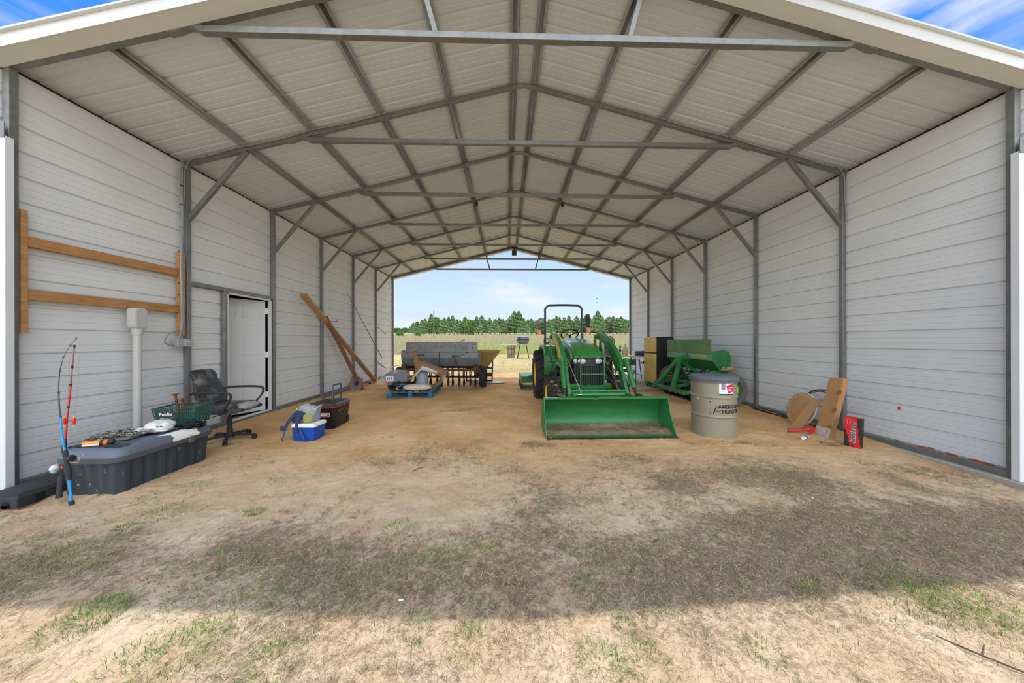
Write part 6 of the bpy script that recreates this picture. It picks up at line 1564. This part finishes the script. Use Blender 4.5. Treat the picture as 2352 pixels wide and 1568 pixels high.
# pine straw and twigs by the cartons
for k, (px, py, L_, a) in enumerate(((1885,1018,.16,.4),(1905,1022,.12,-.5),(950,1080,.10,.6),(1330,1020,.05,0),(1500,1245,.06,.3),(2150,1460,.22,-1.0))):
    p = atz(px, py, float(gh(*atz(px, py, -.02).xy)) + .004)
    m = MB(); m.tube([(0,0,0),(L_*.5*math.cos(a),L_*.5*math.sin(a),.008),(L_*math.cos(a+.15),L_*math.sin(a+.15),.002)], .0035, 6, smooth=3); m.tube([(L_*.5*math.cos(a),L_*.5*math.sin(a),.006),(L_*.7*math.cos(a+.7),L_*.7*math.sin(a+.7),.004)], .002, 5)
    tag(m.build('twig', mat('dead twig', srgb(92,72,54), .9), loc=p), ['brown twig on the sand just in front of the tall carton','short twig right of the sealant tube','thin dark twig on bare sand at centre left','small broken twig in front of the bucket','short twig in the straw right of centre','forked twig in the sunlit straw at lower right'][k], 'twig')
for k, (px, py, lab) in enumerate(((1866,1143,'small white scrap in the dark straw right of centre, upper one'),(2112,1462,'white sliver in the sunlit straw at lower right'),(2130,1470,'white sliver beside the forked twig'),(921,1377,'tiny white scrap in the straw below centre left'),(421,1180,'tiny white scrap near the left grass patch'),(980,951,'small white pebble on a dark soil patch'))):
    p = atz(px, py, float(gh(*atz(px, py, -.02).xy)) + .006)
    tag(MB().ball((0,0,0), (.014,.006,.004), n=8, m=5).build('scrap', white_p, loc=p), lab, 'scrap')
# red clay spots on the right rail
cl_ = mat('red clay', srgb(186,86,40), .95, 0, .2, 20)
for k, (px, py, w_) in enumerate(((2060,1019,.03),(2120,1030,.05),(2138,1029,.03),(2186,1043,.05),(2244,1058,.05),(2252,1062,.04),(2273,1066,.035),(2065,937,.015))):
    p = atx(px, py, 4.628)
    tag(MB().ball((0,0,0), (.004,w_,.009 if k < 7 else .02), n=10, m=6, nz_=.5, seed=k).build('clay_smear', cl_, loc=(4.631, p.y, max(p.z,.03))), ['red clay smear on the right wall foot, farthest one','long red clay smear low on the right wall','peaked red clay smear low on the right wall','red clay smear midway to the front right post','red clay smear nearing the front right post','dark lump of red clay near the front right post','red clay smear closest to the front right post','small red clay mark higher up on the right wall'][k], 'clay smear')
# ================================================================== roof lamps
for x, lab in ((-.95,'left'), (1.08,'right')):
    t = thing('roof_lamp', 'small black lamp head fixed under the roof at mid depth, %s one' % lab, 'lamp', (x, 4.45, 4.50))
    MB().cyl((0,0,-.05),(0,0,.03), .035, .045, n=14).build('lamp_head', black, t); MB().beam((0,0,.02),(0,.0,.085), .02,.02).build('stem', dark_steel, t)
t = thing('floodlight', 'black floodlight hanging from the ridge at the rear opening', 'floodlight', (.06, 9.08, 4.74))
MB().box((-.09,-.04,-.16),(.09,.05,.04)).build('lamp_body', mat('dark grey floodlight', srgb(66,68,72), .5), t, bevel=.008)
MB().beam((0,0,.03),(0,0,.13), .05,.03).build('bracket', dark_steel, t)
# ================================================================== outside, behind the shelter
gz = lambda x, y: float(gh(x, y))
t = thing('charcoal_grill', 'dark grey barrel grill on splayed metal legs in the yard beyond the shelter', 'grill', (1.02, 20.5, gz(1,20.5)))
m = MB(); m.lathe([(0,.32),(.30,.32),(.42,.24),(.45,.10),(.46,.08),(.46,-.0),(.45,-.06),(.42,-.22),(.30,-.30),(0,-.30)], 28, T(0,0,1.38)); m.build('drum', mat('weathered charcoal grey', srgb(88,92,100), .5, .2, .1, 5), t, smooth=35)
m = MB(); m.lathe([(.465,.0),(.475,.02),(.465,.06)], 28, T(0,0,1.38)); m.box((-.30,-.50,1.50),(-.22,-.44,1.60)); m.build('lid_band', dark_steel, t)
for a in (-2.35, -.8, .75, 2.35):
    MB().cyl((.30*math.cos(a),.30*math.sin(a),1.14),(.62*math.cos(a),.55*math.sin(a),-.02), .022, n=8).build('leg', dark_steel, t)
MB().beam((-.40,-.35,1.06),(-1.15,-.45,.02), .04,.03).build('ramp_leg', black, t)
t = thing('yard_table', 'pale board laid across a strapped bundle of posts in the yard left of the grill', 'makeshift table', (.10, 21.2, gz(.10,21.2)))
MB().box((-.80,-.30,.98),(.82,.30,1.01)).build('board', mat('pale board', srgb(206,200,190), .7), t)
for k in range(7):
    a = k*PI*2/7; x, y = .22*math.cos(a), .22*math.sin(a)
    MB().cyl((x,y,-.02),(x*1.05,y*1.05,.97), .10, n=10).build('log', mat('grey brown log', srgb(150,132,104), .9, 0, .25, 8), t)
m = MB()
for z in (.3,.7): m.lathe([(.335,z),(.345,z),(.345,z+.03),(.335,z+.03)], 20)
m.build('strap', black, t); MB().beam((-.62,-.2,.98),(-.40,-.2,.66), .03,.03).build('brace', dark_steel, t)
p = aty(996.5, 771, 88); z0 = gz(p.x, 88)
t = thing('utility_pole', 'thin grey utility pole standing in the field before the tree line', 'utility pole', (p.x, 88, z0))
MB().cyl((0,0,-.2),(0,0,CAM.z + (782.4-711)/FPX*90.8 - z0), .17, .11, n=10).build('pole', mat('grey pole wood', srgb(112,108,100), .9), t)
MB().box((-.28,-.15,6.2),(.0,.15,6.9)).build('transformer', grey_box, t)
for k, (px, py) in enumerate(((1371,685.5),(1371.5,695))):
    p = aty(px, py, 60); t = thing('bird', 'tiny dark bird in the sky above the tree line, %s one' % ('upper' if k == 0 else 'lower'), 'bird', tuple(p), group='birds in the sky')
    MB().ball((0,0,0), (.14,.22,.09), n=10, m=7).build('body', mat('dark feathers', srgb(70,84,104), .8), t)
    m = MB(); m.loft([[(s*.0,-.09,.02),(s*.0,.10,.02),(s*.0,.10,.045),(s*.0,-.09,.045)] if j == 0 else [(s*.24,-.04,.10),(s*.24,.08,.10),(s*.24,.08,.11),(s*.24,-.04,.11)] for s in (1,) for j in (0,1)]); m.loft([[(0,-.09,.02),(0,.10,.02),(0,.10,.045),(0,-.09,.045)],[(-.24,-.04,.10),(-.24,.08,.10),(-.24,.08,.11),(-.24,-.04,.11)]]); m.build('wings', MATS['dark feathers'], t)
